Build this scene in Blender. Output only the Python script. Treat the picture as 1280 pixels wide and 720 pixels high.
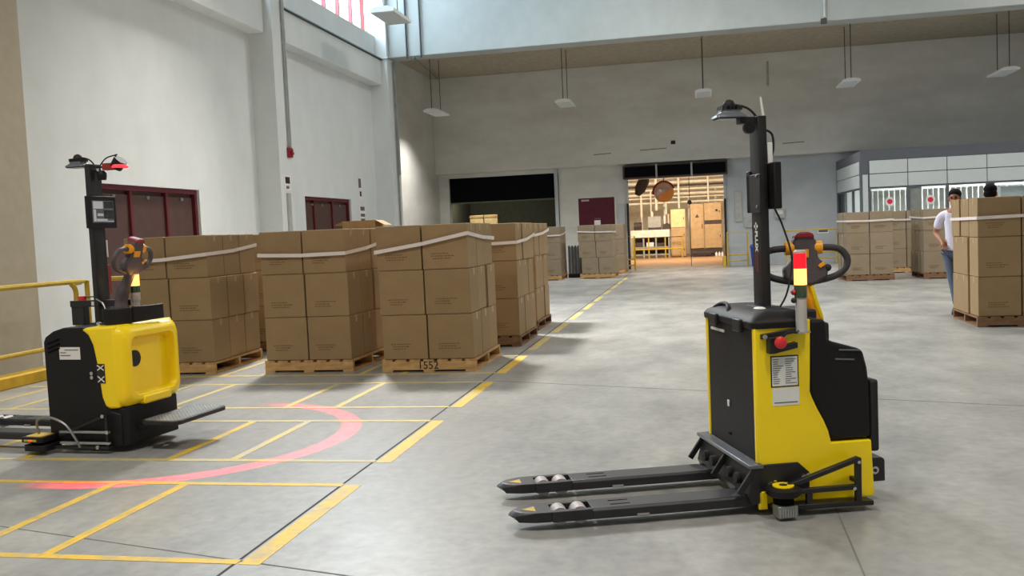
import bpy, bmesh, math, random
from mathutils import Vector, Matrix
random.seed(7)
S = bpy.context.scene
COL = S.collection
for o in list(bpy.data.objects): bpy.data.objects.remove(o)

# ------------------------------------------------------------------ camera
cam_d = bpy.data.cameras.new('camera'); cam = bpy.data.objects.new('camera', cam_d); COL.objects.link(cam)
cam_d.sensor_width = 36.0; cam_d.lens = 1149.0/1280.0*36.0; cam_d.clip_end = 300
_r = Vector((0.97966238, 0.1958357, -0.0437036)); _d = Vector((-0.03104188, -0.0672653, -0.99725211)); _f = Vector((-0.1982373, 0.97832702, -0.05981818))
cam.matrix_world = Matrix(((_r.x, -_d.x, -_f.x, 0), (_r.y, -_d.y, -_f.y, 0), (_r.z, -_d.z, -_f.z, 1.45), (0, 0, 0, 1)))
S.camera = cam
# ------------------------------------------------------------------ world, lights, exposure
W = bpy.data.worlds.new('sky'); S.world = W; W.use_nodes = True
W.node_tree.nodes['Background'].inputs[0].default_value = (0.80, 0.90, 1.0, 1)
W.node_tree.nodes['Background'].inputs[1].default_value = 6.0
def area(name, loc, target, sx, sy, power, color=(1, 1, 1)):
    l = bpy.data.lights.new(name, 'AREA'); l.shape = 'RECTANGLE'; l.size = sx; l.size_y = sy; l.energy = power; l.color = color
    o = bpy.data.objects.new(name, l); COL.objects.link(o); o.location = loc
    o.rotation_euler = (Vector(target)-Vector(loc)).to_track_quat('-Z', 'Y').to_euler(); return o
# unseen hall roof lamps; the two nearest the camera added as front fill
for _x, _y, _p in ((4.6, 16.5, 500), (-.6, 19.8, 420), (10.5, 14.0, 200), (2.6, .6, 400), (-4.0, .8, 480), (10.0, 20.5, 400)):
    area('hall_lamp_or_fill', (_x, _y, 9.5), (_x, _y, 0), 1.2, 1.2, _p, (1, .955, .89)).data.spread = math.radians(155)
area('hall_lamp_or_fill', (-6.2, 15.8, 9.5), (-3.0, 12.6, 0), 1.2, 1.2, 820, (1, .965, .91)).data.spread = math.radians(90)
# daylight entering by the clerestory windows
area('clerestory_daylight', (-8.75, 20.9, 8.3), (-3, 20.9, 6.2), 5.6, 2.2, 520, (.62, .86, 1))
area('clerestory_daylight', (-8.75, 13.7, 8.3), (-3, 13.7, 6.2), 5.6, 2.2, 520, (.62, .86, 1))
# factory behind the shutter door, and the office
area('factory_lamp', (-1.0, 38.5, 4.4), (-1.0, 40.5, 0), 4.0, 1.0, 620, (1, .92, .80))
area('office_lamp', (8.6, 29.6, 3.1), (8.6, 29.6, 0), 6.0, 1.0, 420, (1, .98, .94))
V = S.view_settings
V.view_transform = 'Standard'; V.look = 'None'; V.gamma = 1.0; V.use_curve_mapping = False; V.exposure = -0.36

# ------------------------------------------------------------------ materials
def lin(c):
    return tuple(((x/255.0)/12.92 if x/255.0 <= 0.04045 else ((x/255.0+0.055)/1.055)**2.4) for x in c)+(1.0,)
MATS = {}
def mat(name, rgb, rough=.6, metal=0.0, noise=0.12, scale=6.0, emit=None, estr=0, bump=0.0, bscale=60, rnd=0.0, coat=0.0, spec=.5, trans=0):
    m = bpy.data.materials.new(name); m.use_nodes = True; nt = m.node_tree; N = nt.nodes; L = nt.links
    b = N['Principled BSDF']; b.inputs['Roughness'].default_value = rough; b.inputs['Metallic'].default_value = metal
    b.inputs['Specular IOR Level'].default_value = spec; b.inputs['Coat Weight'].default_value = coat
    c = lin(rgb)
    tc = N.new('ShaderNodeTexCoord'); nz = N.new('ShaderNodeTexNoise'); nz.inputs['Scale'].default_value = scale; nz.inputs['Detail'].default_value = 5
    L.new(tc.outputs['Object'], nz.inputs['Vector'])
    mr = N.new('ShaderNodeMapRange'); mr.inputs[1].default_value = .3; mr.inputs[2].default_value = .7; mr.inputs[3].default_value = 1-noise; mr.inputs[4].default_value = 1+noise
    L.new(nz.outputs[0], mr.inputs[0]); val = mr.outputs[0]
    if rnd:
        oi = N.new('ShaderNodeObjectInfo'); m2 = N.new('ShaderNodeMapRange'); m2.inputs[3].default_value = 1-rnd; m2.inputs[4].default_value = 1+rnd
        L.new(oi.outputs['Random'], m2.inputs[0]); mm = N.new('ShaderNodeMath'); mm.operation = 'MULTIPLY'; L.new(val, mm.inputs[0]); L.new(m2.outputs[0], mm.inputs[1]); val = mm.outputs[0]
    mx = N.new('ShaderNodeVectorMath'); mx.operation = 'SCALE'; mx.inputs[0].default_value = c[:3]; L.new(val, mx.inputs['Scale'])
    L.new(mx.outputs[0], b.inputs['Base Color'])
    if bump:
        n2 = N.new('ShaderNodeTexNoise'); n2.inputs['Scale'].default_value = bscale; n2.inputs['Detail'].default_value = 4; L.new(tc.outputs['Object'], n2.inputs['Vector'])
        bp = N.new('ShaderNodeBump'); bp.inputs['Strength'].default_value = bump; bp.inputs['Distance'].default_value = .01; L.new(n2.outputs[0], bp.inputs['Height']); L.new(bp.outputs[0], b.inputs['Normal'])
    if emit: b.inputs['Emission Color'].default_value = lin(emit); b.inputs['Emission Strength'].default_value = estr
    if trans: b.inputs['Transmission Weight'].default_value = trans
    MATS[name] = m; return m
def two_tone(name, a, bcol, scale, lo, hi, rough=.7, stretch=(1, 1, 1), rough2=None, bump=0, extra=None, spec=.5):
    """two colours mixed by noise between lo and hi, for worn or stained surfaces"""
    m = bpy.data.materials.new(name); m.use_nodes = True; nt = m.node_tree; N = nt.nodes; L = nt.links; b = N['Principled BSDF']
    tc = N.new('ShaderNodeTexCoord'); mp = N.new('ShaderNodeMapping'); mp.inputs['Scale'].default_value = stretch; L.new(tc.outputs['Object'], mp.inputs[0])
    nz = N.new('ShaderNodeTexNoise'); nz.inputs['Scale'].default_value = scale; nz.inputs['Detail'].default_value = 8; nz.inputs['Roughness'].default_value = .62; L.new(mp.outputs[0], nz.inputs['Vector'])
    mr = N.new('ShaderNodeMapRange'); mr.inputs[1].default_value = lo; mr.inputs[2].default_value = hi; L.new(nz.outputs[0], mr.inputs[0])
    mx = N.new('ShaderNodeMix'); mx.data_type = 'RGBA'; mx.inputs[6].default_value = lin(a); mx.inputs[7].default_value = lin(bcol); L.new(mr.outputs[0], mx.inputs[0])
    out = mx.outputs[2]
    if extra:
        n3 = N.new('ShaderNodeTexNoise'); n3.inputs['Scale'].default_value = extra[0]; n3.inputs['Detail'].default_value = 6; L.new(tc.outputs['Object'], n3.inputs['Vector'])
        m3 = N.new('ShaderNodeMapRange'); m3.inputs[1].default_value = .3; m3.inputs[2].default_value = .7; m3.inputs[3].default_value = 1-extra[1]; m3.inputs[4].default_value = 1+extra[1]; L.new(n3.outputs[0], m3.inputs[0])
        sc = N.new('ShaderNodeVectorMath'); sc.operation = 'SCALE'; L.new(out, sc.inputs[0]); L.new(m3.outputs[0], sc.inputs['Scale']); out = sc.outputs[0]
    L.new(out, b.inputs['Base Color']); b.inputs['Roughness'].default_value = rough; b.inputs['Specular IOR Level'].default_value = spec
    if rough2 is not None:
        m4 = N.new('ShaderNodeMapRange'); m4.inputs[1].default_value = .3; m4.inputs[2].default_value = .7; m4.inputs[3].default_value = rough; m4.inputs[4].default_value = rough2; L.new(nz.outputs[0], m4.inputs[0]); L.new(m4.outputs[0], b.inputs['Roughness'])
    if bump:
        bp = N.new('ShaderNodeBump'); bp.inputs['Strength'].default_value = bump; bp.inputs['Distance'].default_value = .01; L.new(nz.outputs[0], bp.inputs['Height']); L.new(bp.outputs[0], b.inputs['Normal'])
    MATS[name] = m; return m
def glass(name, tint, mixf=.12):
    m = bpy.data.materials.new(name); m.use_nodes = True; nt = m.node_tree; N = nt.nodes; L = nt.links
    N.remove(N['Principled BSDF']); t = N.new('ShaderNodeBsdfTransparent'); t.inputs[0].default_value = lin(tint); g = N.new('ShaderNodeBsdfGlossy'); g.inputs['Roughness'].default_value = .05
    x = N.new('ShaderNodeMixShader'); x.inputs[0].default_value = mixf; L.new(t.outputs[0], x.inputs[1]); L.new(g.outputs[0], x.inputs[2]); L.new(x.outputs[0], N['Material Output'].inputs[0])
    MATS[name] = m; return m

two_tone('concrete', (130, 129, 126), (170, 169, 165), 1.3, .36, .66, .44, (1, .6, 1), .28, .02, (14, .13))
two_tone('paint_yellow', (222, 180, 40), (168, 158, 128), 6.0, .46, .72, .55, (1, 1, 1), None, 0, (22, .10))
two_tone('paint_faded', (205, 180, 84), (172, 168, 152), 4.0, .40, .70, .55, (1, 1, 1), None, 0, (22, .08))
mat('joint', (64, 62, 60), .9); mat('joint_light', (112, 110, 106), .9)
two_tone('wall_white', (226, 229, 228), (214, 217, 216), .5, .35, .65, .75, (1, 1, .5), None, .02, (2.2, .02))
two_tone('wall_stain', (178, 168, 148), (116, 103, 85), .9, .60, .82, .8, (1, 1, .6), None, .05, (7, .05))
two_tone('wall_beam', (176, 180, 178), (164, 168, 165), .5, .35, .65, .8, (1, 1, .5), None, .02, (3, .04))
two_tone('wall_grey', (214, 212, 205), (196, 193, 185), .35, .35, .65, .8, (1, 1, 3), None, .02, (3, .03))
two_tone('wall_pale', (186, 190, 192), (170, 175, 178), .6, .35, .65, .7, (1, 1, 1), None, .02, (4, .03))
mat('ceiling_beige', (168, 158, 138), .85)
mat('roof', (180, 178, 170), .9)
mat('maroon', (82, 16, 32), .5, spec=.3); mat('maroon_frame', (96, 26, 38), .5); mat('maroon_brown', (82, 56, 52), .5)
mat('window_red', (168, 74, 74), .5)
mat('black_plastic', (22, 20, 21), .55, spec=.3, noise=.08); mat('black_matte', (26, 25, 26), .7); mat('black_metal', (27, 26, 27), .45, noise=.1, bump=.05, bscale=90)
mat('black_void', (10, 11, 16), .9, spec=.1); mat('dark_olive', (96, 98, 84), .8)
mat('truck_yellow', (255, 220, 0), .36, noise=.02, coat=.2); mat('truck_gold', (240, 160, 10), .42, noise=.03)
mat('fork_black', (33, 32, 34), .45, noise=.2, scale=9, bump=.06, bscale=50)
mat('grip', (80, 72, 74), .55); mat('grip_dark', (52, 47, 48), .6)
mat('chrome', (205, 205, 205), .25, 1.0, noise=.02); mat('grey_metal', (150, 150, 148), .4, .7); mat('zinc', (170, 172, 170), .45, .6)
mat('roller', (172, 164, 163), .5); mat('sticker_white', (226, 224, 218), .6, noise=.03); mat('ink', (96, 94, 100), .8); mat('ink_dark', (40, 36, 34), .8)
mat('print_brown', (116, 90, 60), .9, noise=.25, scale=30)
mat('red_button', (214, 44, 52), .4); mat('cap_red', (140, 28, 34), .45); mat('red_text', (96, 22, 22), .6)
mat('lens_red', (220, 16, 30), .3, emit=(255, 20, 40), estr=1.1); mat('lens_amber', (255, 170, 60), .3, emit=(255, 205, 125), estr=1.7); mat('lens_green', (40, 62, 44), .2, coat=.4)
mat('lamp_red', (255, 60, 60), .3, emit=(255, 30, 40), estr=5.0)
mat('tower_grey', (178, 176, 172), .4)
mat('cardboard', (148, 122, 86), .8, noise=.06, scale=5, bump=.05, bscale=40, rnd=.06)
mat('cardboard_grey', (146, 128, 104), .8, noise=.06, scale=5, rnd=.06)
mat('tape', (170, 142, 104), .35, noise=.05); mat('strap', (226, 214, 208), .35, noise=.06)
two_tone('pallet_wood', (208, 168, 112), (176, 132, 82), 3.5, .35, .65, .75, (1, 1, 6), None, .05, (14, .10))
two_tone('pallet_wood_side', (198, 160, 108), (160, 120, 76), 3.5, .35, .65, .75, (6, 1, 6), None, .05, (14, .10))
two_tone('pallet_dark', (140, 104, 72), (112, 80, 56), 3.5, .35, .65, .75, (1, 1, 6), None, .05, (14, .10))
mat('rail_yellow', (196, 164, 52), .45, noise=.12, scale=12); mat('kerb_yellow', (214, 172, 44), .6, noise=.2, scale=5)
mat('slate', (92, 95, 102), .5, noise=.04); mat('panel_white', (200, 206, 206), .45, noise=.02); mat('blind', (238, 236, 226), .7)
mat('poster', (236, 230, 226), .7); mat('poster_red', (216, 40, 76), .6); mat('bin_blue', (22, 52, 150), .45)
glass('pane_glass', (245, 248, 248), .06); glass('sky_glass', (250, 252, 255), .05)
mat('lamp_white', (232, 232, 228), .5, noise=.01); mat('wire', (60, 58, 56), .6)
mat('tread', (120, 120, 120), .45, .3, noise=.25, scale=50)
mat('f_wall', (236, 228, 208), .8); mat('f_pipe', (238, 226, 202), .5); mat('f_cab', (190, 156, 110), .55); mat('f_cab_light', (232, 206, 146), .55); mat('f_floor', (178, 136, 96), .4, noise=.15, scale=2); mat('f_dark', (70, 56, 50), .6); mat('f_grey', (168, 166, 158), .6)
mat('mirror', (206, 178, 168), .2, .35, noise=.0); mat('reflection_orange', (240, 140, 40), .35)  # pinkish tint and orange stand in for reflections, put into the colour
mat('skin', (166, 112, 84), .55, noise=.05); mat('hair', (14, 11, 11), .85, spec=.15); mat('shirt', (216, 210, 226), .85, noise=.05, bump=.1, bscale=12); mat('jeans', (84, 98, 118), .85, noise=.12, scale=25); mat('shoe', (40, 36, 36), .6); mat('shirt_dark', (96, 96, 110), .85); mat('lips', (130, 78, 66), .6)
mat('screen_dark', (40, 42, 46), .25); mat('screen_light', (180, 182, 186), .3, emit=(200, 205, 210), estr=.25); mat('screen_mid', (96, 100, 106), .3)

# ------------------------------------------------------------------ mesh helpers
class MB:
    def __init__(s): s.v = []; s.f = []
    def add(s, vs, fs):
        o = len(s.v); s.v += [tuple(v) for v in vs]; s.f += [tuple(i+o for i in f) for f in fs]; return s
    def box(s, x0, y0, z0, x1, y1, z1):
        return s.add([(x0,y0,z0),(x1,y0,z0),(x1,y1,z0),(x0,y1,z0),(x0,y0,z1),(x1,y0,z1),(x1,y1,z1),(x0,y1,z1)],
                     [(0,3,2,1),(4,5,6,7),(0,1,5,4),(1,2,6,5),(2,3,7,6),(3,0,4,7)])
    def bar(s, p0, p1, w, h, up=(0,0,1)):
        p0 = Vector(p0); p1 = Vector(p1); d = (p1-p0).normalized(); u = Vector(up); 
        if abs(d.dot(u)) > .98: u = Vector((0,1,0))
        a = d.cross(u).normalized()*(w/2); b = a.cross(d).normalized()*(h/2)
        return s.add([p0-a-b,p0+a-b,p0+a+b,p0-a+b,p1-a-b,p1+a-b,p1+a+b,p1-a+b],[(0,1,2,3),(7,6,5,4),(0,4,5,1),(1,5,6,2),(2,6,7,3),(3,7,4,0)])
    def cyl(s, p0, p1, r0, r1=None, seg=16):
        r1 = r0 if r1 is None else r1; p0 = Vector(p0); p1 = Vector(p1); d = (p1-p0).normalized()
        a = d.orthogonal().normalized(); b = d.cross(a); vs = []
        for p, r in ((p0,r0),(p1,r1)):
            for i in range(seg): t = 2*math.pi*i/seg; vs.append(p+a*(r*math.cos(t))+b*(r*math.sin(t)))
        fs = [(i,(i+1)%seg,seg+(i+1)%seg,seg+i) for i in range(seg)]+[tuple(range(seg))[::-1],tuple(range(seg,2*seg))]
        return s.add(vs, fs)
    def tube(s, pts, r, seg=8, closed=False):
        pts = [Vector(p) for p in pts]; n = len(pts); vs = []; ref = None
        rr = r if isinstance(r, (list,tuple)) else [r]*n
        for i,p in enumerate(pts):
            q = pts[(i+1)%n] if (closed or i<n-1) else p; o = pts[i-1] if (closed or i>0) else p
            d = (q-o).normalized()
            if ref is None: ref = d.orthogonal().normalized()
            ref = (ref-d*ref.dot(d)).normalized(); b = d.cross(ref)
            for k in range(seg): t = 2*math.pi*k/seg; vs.append(p+ref*(rr[i]*math.cos(t))+b*(rr[i]*math.sin(t)))
        fs = []
        for i in range(n if closed else n-1):
            j = (i+1)%n
            for k in range(seg): fs.append((i*seg+k,i*seg+(k+1)%seg,j*seg+(k+1)%seg,j*seg+k))
        if not closed: fs += [tuple(range(seg))[::-1],tuple(range((n-1)*seg,n*seg))]
        return s.add(vs, fs)
    def prism(s, poly, plane, a, b):
        """polygon in plane 'xz' (extruded along y), 'xy' (along z) or 'yz' (along x)"""
        f = {'xz':lambda p,t:(p[0],t,p[1]),'xy':lambda p,t:(p[0],p[1],t),'yz':lambda p,t:(t,p[0],p[1])}[plane]; n = len(poly)
        return s.add([f(p,a) for p in poly]+[f(p,b) for p in poly],[tuple(range(n)),tuple(range(n,2*n))[::-1]]+[(i,n+i,n+(i+1)%n,(i+1)%n) for i in range(n)])
    def loft(s, rings, cap=True, closed=True):
        n = len(rings[0]); vs = [p for r in rings for p in r]; fs = []
        for i in range(len(rings)-1):
            for k in range(n if closed else n-1): fs.append((i*n+k,i*n+(k+1)%n,(i+1)*n+(k+1)%n,(i+1)*n+k))
        if cap: fs += [tuple(range(n))[::-1],tuple(range((len(rings)-1)*n,len(rings)*n))]
        return s.add(vs, fs)
    def lathe(s, prof, c, seg=20, M=None):
        rings = []
        for r,z in prof:
            ring = [Vector((r*math.cos(2*math.pi*i/seg),r*math.sin(2*math.pi*i/seg),z)) for i in range(seg)]
            rings.append([(M@p if M else p)+Vector(c) for p in ring])
        return s.loft(rings)
    def sph(s, c, rx, ry, rz, seg=14, rings=9):
        vs = [(c[0],c[1],c[2]-rz)]; 
        for i in range(1,rings):
            t = math.pi*i/rings-math.pi/2
            for k in range(seg): p = 2*math.pi*k/seg; vs.append((c[0]+rx*math.cos(t)*math.cos(p),c[1]+ry*math.cos(t)*math.sin(p),c[2]+rz*math.sin(t)))
        vs.append((c[0],c[1],c[2]+rz)); fs = [(0,1+(k+1)%seg,1+k) for k in range(seg)]
        for i in range(rings-2):
            for k in range(seg): a = 1+i*seg; b = a+seg; fs.append((a+k,a+(k+1)%seg,b+(k+1)%seg,b+k))
        l = len(vs)-1; a = 1+(rings-2)*seg; fs += [(l,a+k,a+(k+1)%seg) for k in range(seg)]
        return s.add(vs, fs)
    def xf(s, M): s.v = [tuple(M@Vector(v)) for v in s.v]; return s
    def mesh(s, name, m):
        me = bpy.data.meshes.new(name); me.from_pydata(s.v, [], s.f); bm = bmesh.new(); bm.from_mesh(me); bmesh.ops.recalc_face_normals(bm, faces=bm.faces); bm.to_mesh(me); bm.free()
        me.materials.append(MATS[m]); return me
    def build(s, name, m, parent=None, bevel=0, smooth=True, seg=2, subd=0):
        me = s.mesh(name, m); o = bpy.data.objects.new(name, me); COL.objects.link(o); o.parent = parent
        if bevel:
            b = o.modifiers.new('bevel','BEVEL'); b.width = bevel; b.segments = seg; b.limit_method = 'ANGLE'; b.angle_limit = math.radians(30)
        if subd: d = o.modifiers.new('sub','SUBSURF'); d.levels = subd; d.render_levels = subd
        if smooth:
            me.shade_smooth()
            if not subd: me.set_sharp_from_angle(angle=math.radians(38))
        return o
def rrect(x0, y0, x1, y1, r, n=5):
    out = []
    for cx,cy,a0 in ((x1-r,y1-r,0),(x0+r,y1-r,90),(x0+r,y0+r,180),(x1-r,y0+r,270)):
        for i in range(n+1): t = math.radians(a0+90*i/n); out.append((cx+r*math.cos(t),cy+r*math.sin(t)))
    return out
def smooth_path(pts, n=6, closed=False):
    P = [Vector(p) for p in pts]; out = []; N = len(P)
    for i in range(N if closed else N-1):
        p0 = P[(i-1)%N] if (closed or i>0) else P[i]; p1 = P[i]; p2 = P[(i+1)%N]; p3 = P[(i+2)%N] if (closed or i+2<N) else p2
        for k in range(n):
            t = k/n; out.append(.5*((2*p1)+(p2-p0)*t+(2*p0-5*p1+4*p2-p3)*t*t+(3*p1-p0-3*p2+p3)*t**3))
    if not closed: out.append(P[-1])
    return out
def tag(o, label=None, cat=None, group=None, kind=None):
    if label: o['label'] = label
    if cat: o['category'] = cat
    if group: o['group'] = group
    if kind: o['kind'] = kind
    return o
def thing(name, label, cat, loc=(0,0,0), rz=0, group=None):
    o = bpy.data.objects.new(name, None); COL.objects.link(o); o.location = loc; o.rotation_euler = (0,0,rz); o.empty_display_size = .2
    return tag(o, label, cat, group)
def inst(src, name, parent, loc=(0,0,0), rz=0):
    o = bpy.data.objects.new(name, src); COL.objects.link(o); o.parent = parent; o.location = loc; o.rotation_euler = (0,0,rz); return o
def text(string, size, name, m, parent, M, depth=.001, bold=0):
    c = bpy.data.curves.new('t','FONT'); c.body = string; c.size = size; c.extrude = depth; c.align_x = 'CENTER'; c.align_y = 'CENTER'; c.offset = bold
    t = bpy.data.objects.new('t', c); COL.objects.link(t); dg = bpy.context.evaluated_depsgraph_get(); me = bpy.data.meshes.new_from_object(t.evaluated_get(dg))
    bpy.data.objects.remove(t); me.materials.clear(); me.materials.append(MATS[m]); me.transform(M)
    o = bpy.data.objects.new(name, me); COL.objects.link(o); o.parent = parent; return o
def frame_matrix(o, x, y, z):
    x = Vector(x).normalized(); y = Vector(y).normalized(); z = Vector(z).normalized()
    return Matrix(((x.x,y.x,z.x,o[0]),(x.y,y.y,z.y,o[1]),(x.z,y.z,z.z,o[2]),(0,0,0,1)))

# ================================================================== SETTING
XW = -8.6   # left wall plane
YB = 32.4   # back wall plane
floor = tag(MB().box(-9.4,-6,-.2,15,YB+.6,0).build('floor','concrete',smooth=False), kind='structure')
# expansion joints
def strip(name, m, x0, y0, x1, y1, w, z=.0015):
    d = Vector((x1-x0,y1-y0,0)); 
    return MB().bar((x0,y0,z/2),(x1,y1,z/2),w,z).build(name,m,floor,smooth=False)
strip('joint','joint',-2.11,-2,-2.11,30,.014)
strip('joint','joint_light',-4.6,4.42,-2.2,3.83,.008); strip('joint','joint_light',-2.2,3.83,-.6,3.45,.010)
strip('joint','joint_light',-2.02,8.79,9,5.2,.010); strip('joint','joint_light',.66,5.6,.60,2.5,.008)
strip('joint','joint_light',-2.1,17.5,9,15.8,.012)
# painted bay markings
for k in range(13):
    y = 3.76+1.835*k
    strip('painted_line','paint_yellow' if k<4 else 'paint_faded',-2.035,y,-2.035,y+1.30,.10,.002)
for k in range(4):
    y = 3.79+1.835*k
    for yy in (y,y+1.27): strip('painted_line','paint_yellow' if k==0 else 'paint_faded',-7.2,yy,-2.1,yy,.055,.0025)
    for x in (-3.12,-3.60,-4.75,-5.23,-6.38,-6.86): strip('painted_line','paint_yellow' if k<2 and x!=-3.12 or k==0 else 'paint_faded',x,y+.02,x,y+1.25,.062,.002)

# left wall with pillars, ledges, doors and clerestory
def box_obj(name, m, b, parent=None, kind='structure', bevel=0):
    o = MB().box(*b).build(name,m,parent,bevel=bevel,smooth=False)
    return tag(o, kind=kind) if parent is None else o
wl = MB()
wl.box(-9.0,-6,0,XW,12.05,6.95); wl.box(-9.0,12.05,2.45,XW,14.98,6.95); wl.box(-9.0,14.98,0,XW,19.45,6.95); wl.box(-9.0,19.45,2.48,XW,22.3,6.95); wl.box(-9.0,22.3,0,XW,25,6.95)
wl.box(-9.0,-6,9.6,XW,25,10.2); wl.box(-9.0,-6,6.95,XW,10.6,9.6)
wall_left = tag(wl.build('wall_left','wall_white',smooth=False), kind='structure')
box_obj('pillar','wall_stain',(XW,8.2,0,-8.1,10.1,10.2),wall_left); box_obj('pillar','wall_white',(XW,17.2,0,-8.1,17.8,10.2),wall_left); box_obj('pillar','wall_white',(XW,24.2,0,-8.1,24.95,10.2),wall_left)
for y0,y1 in ((10.1,17.2),(17.8,24.2)):
    box_obj('ledge_beam','wall_white',(XW,y0,5.62,-8.27,y1,6.28),wall_left,bevel=.01)
    box_obj('sill_band','wall_white',(XW,y0,6.28,-8.42,y1,6.95),wall_left)
    MB().cyl((-8.25,y0+.1,6.32),(-8.25,y1,6.32),.028,seg=8).build('conduit','zinc',wall_left)
    MB().box(-8.28,y0+.1,6.285,-8.21,y1,6.30).build('cable_tray','wire',wall_left,smooth=False)
wall_l2 = box_obj('wall_side','wall_grey',(-9.5,24.95,0,-9.1,YB+.6,7.04))
MB().tube([(-8.07,17.68,10),(-8.07,17.68,3.38)],.03).build('conduit','zinc',wall_left); MB().tube([(-8.07,17.62,10),(-8.07,17.62,3.4)],.018).build('conduit','zinc',wall_left)
MB().tube([(-8.06,24.75,6.6),(-8.06,24.75,3.2)],.03).build('conduit','zinc',wall_left); MB().tube([(-8.06,24.6,6.3),(-8.06,24.6,.6)],.022).build('conduit','grey_metal',wall_left)
MB().tube([(-8.3,24.17,6.31),(-8.07,24.17,6.34),(-8.06,24.9,6.36)],.022).build('conduit','zinc',wall_left)
MB().box(-8.1,17.42,.5,-8.06,17.56,2.45).build('cable_cover','tower_grey',wall_left,smooth=False)
def wall_door(n, y0, y1, h, splits):
    d = thing('door_%d'%n,None,None,(XW,0,0)); d['kind'] = 'structure'
    MB().box(-.18,y0+.05,0,-.14,y1-.05,h-.05).build('leaf_back','maroon_brown',d,smooth=False)
    f = MB(); f.box(-.2,y0,0,-.05,y0+.07,h); f.box(-.2,y1-.07,0,-.05,y1,h); f.box(-.2,y0+.07,h-.08,-.05,y1-.07,h); f.build('door_frame','maroon_frame',d,smooth=False)
    e = [y0+.07]+splits+[y1-.07]
    for a,b in zip(e[:-1],e[1:]):
        p = MB().box(-.14,a+.03,.05,-.10,b-.03,h-.14).build('door_panel','maroon_brown',d,bevel=.008)
    for q in splits: MB().box(-.14,q-.03,0,-.06,q+.03,h-.08).build('mullion','maroon_frame',d,smooth=False)
    for q in e[:-1]: MB().box(-.10,q+.45,h-.20,-.075,q+.52,h-.15).build('door_closer','grey_metal',d,smooth=False)
    # pale reveal of the opening
    MB().box(-.22,y1,0,-.0,y1+.03,h+.02).build('reveal','wall_white',d,smooth=False)
    return d
wall_door(1,12.05,14.95,2.45,[13.02,14.02]); wall_door(2,19.48,22.27,2.48,[20.1,21.2])
for n,(y0,y1) in enumerate(((10.6,17.2),(17.8,24.2)),1):
    w = thing('window_%d'%n,None,None,(XW-.12,0,0)); w['kind'] = 'structure'
    f = MB(); f.box(-.04,y0,6.95,.04,y1,7.03); f.box(-.04,y0,9.52,.04,y1,9.6); f.build('window_frame','window_red',w,smooth=False)
    nn = 7; st = (y1-y0-.1)/nn
    for k in range(nn+1): MB().box(-.05,y0+.02+k*st,7.0,.05,y0+.08+k*st,9.55).build('mullion','window_red',w,smooth=False)
    for k in range(nn): MB().box(-.006,y0+.08+k*st,7.03,.006,y0+.02+(k+1)*st,9.52).build('pane','sky_glass',w,smooth=False)
# roof, other walls
tag(MB().box(-9.4,-6,10.2,15,25.1,10.5).build('ceiling','roof',smooth=False),kind='structure')
tag(MB().box(-9.5,24.95,7.04,15,YB+.6,7.3).build('ceiling','ceiling_beige',smooth=False),kind='structure')
tag(MB().box(14.6,-6,0,15,YB+.6,10.2).build('wall_right','wall_white',smooth=False),kind='structure')
tag(MB().box(-9.0,-6.4,0,15,-6,10.2).build('wall_front','wall_white',smooth=False),kind='structure')
bm_ = tag(MB().box(-8.6,24.35,6.36,14.6,24.95,10.2).build('trim_1','wall_beam',smooth=False,bevel=.02),kind='structure')
MB().tube([(3.3,24.33,6.45),(3.3,24.33,10.2)],.035).build('conduit','tower_grey',bm_); MB().box(3.2,24.28,6.30,3.34,24.36,6.42).build('junction_box','wire',bm_,smooth=False)
for x in (-7.55,-7.15): MB().tube([(x,24.3,6.3),(x,24.3,10.2)],.025).build('conduit','wire',bm_)
MB().tube([(-7.4,24.4,6.33),(-8.8,31.8,6.98)],.03).build('conduit','grey_metal',bm_)
# back wall: header and the wall pieces between openings
hd = tag(MB().box(-9.1,32.0,3.64,14.6,YB+.3,7.04).build('wall_back','wall_grey',smooth=False,bevel=.015),kind='structure')
for x,z,l in ((-3.4,4.02,.6),(-1.8,4.08,.9),(2.9,4.02,.7)): MB().bar((x,31.998,z),(x+l,31.998,z+.02),.004,.025).build('crack','print_brown',hd,smooth=False)
MB().box(2.45,31.96,5.95,2.52,32.0,6.75).build('pipe_stub','ceiling_beige',hd,smooth=False)
MB().box(-.75,31.97,4.22,-.6,32.0,4.34).build('vent_cap','black_matte',hd,smooth=False)
wp = MB(); wp.box(-9.1,YB,0,-8.74,YB+.3,3.64); wp.box(-4.72,YB,0,-2.35,YB+.3,3.64); wp.box(-8.74,YB,3.5,-4.72,YB+.3,3.64); wp.box(-2.35,YB,3.12,1.0,YB+.3,3.64)
tag(wp.build('wall_back','wall_grey',smooth=False),kind='structure')
tag(MB().box(1.0,YB,0,14.6,YB+.3,3.64).build('wall_back','wall_pale',smooth=False),kind='structure')
tag(MB().box(-4.86,YB-.1,0,-4.74,YB,3.62).build('trim_2','wall_pale',smooth=False),kind='structure')
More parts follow.
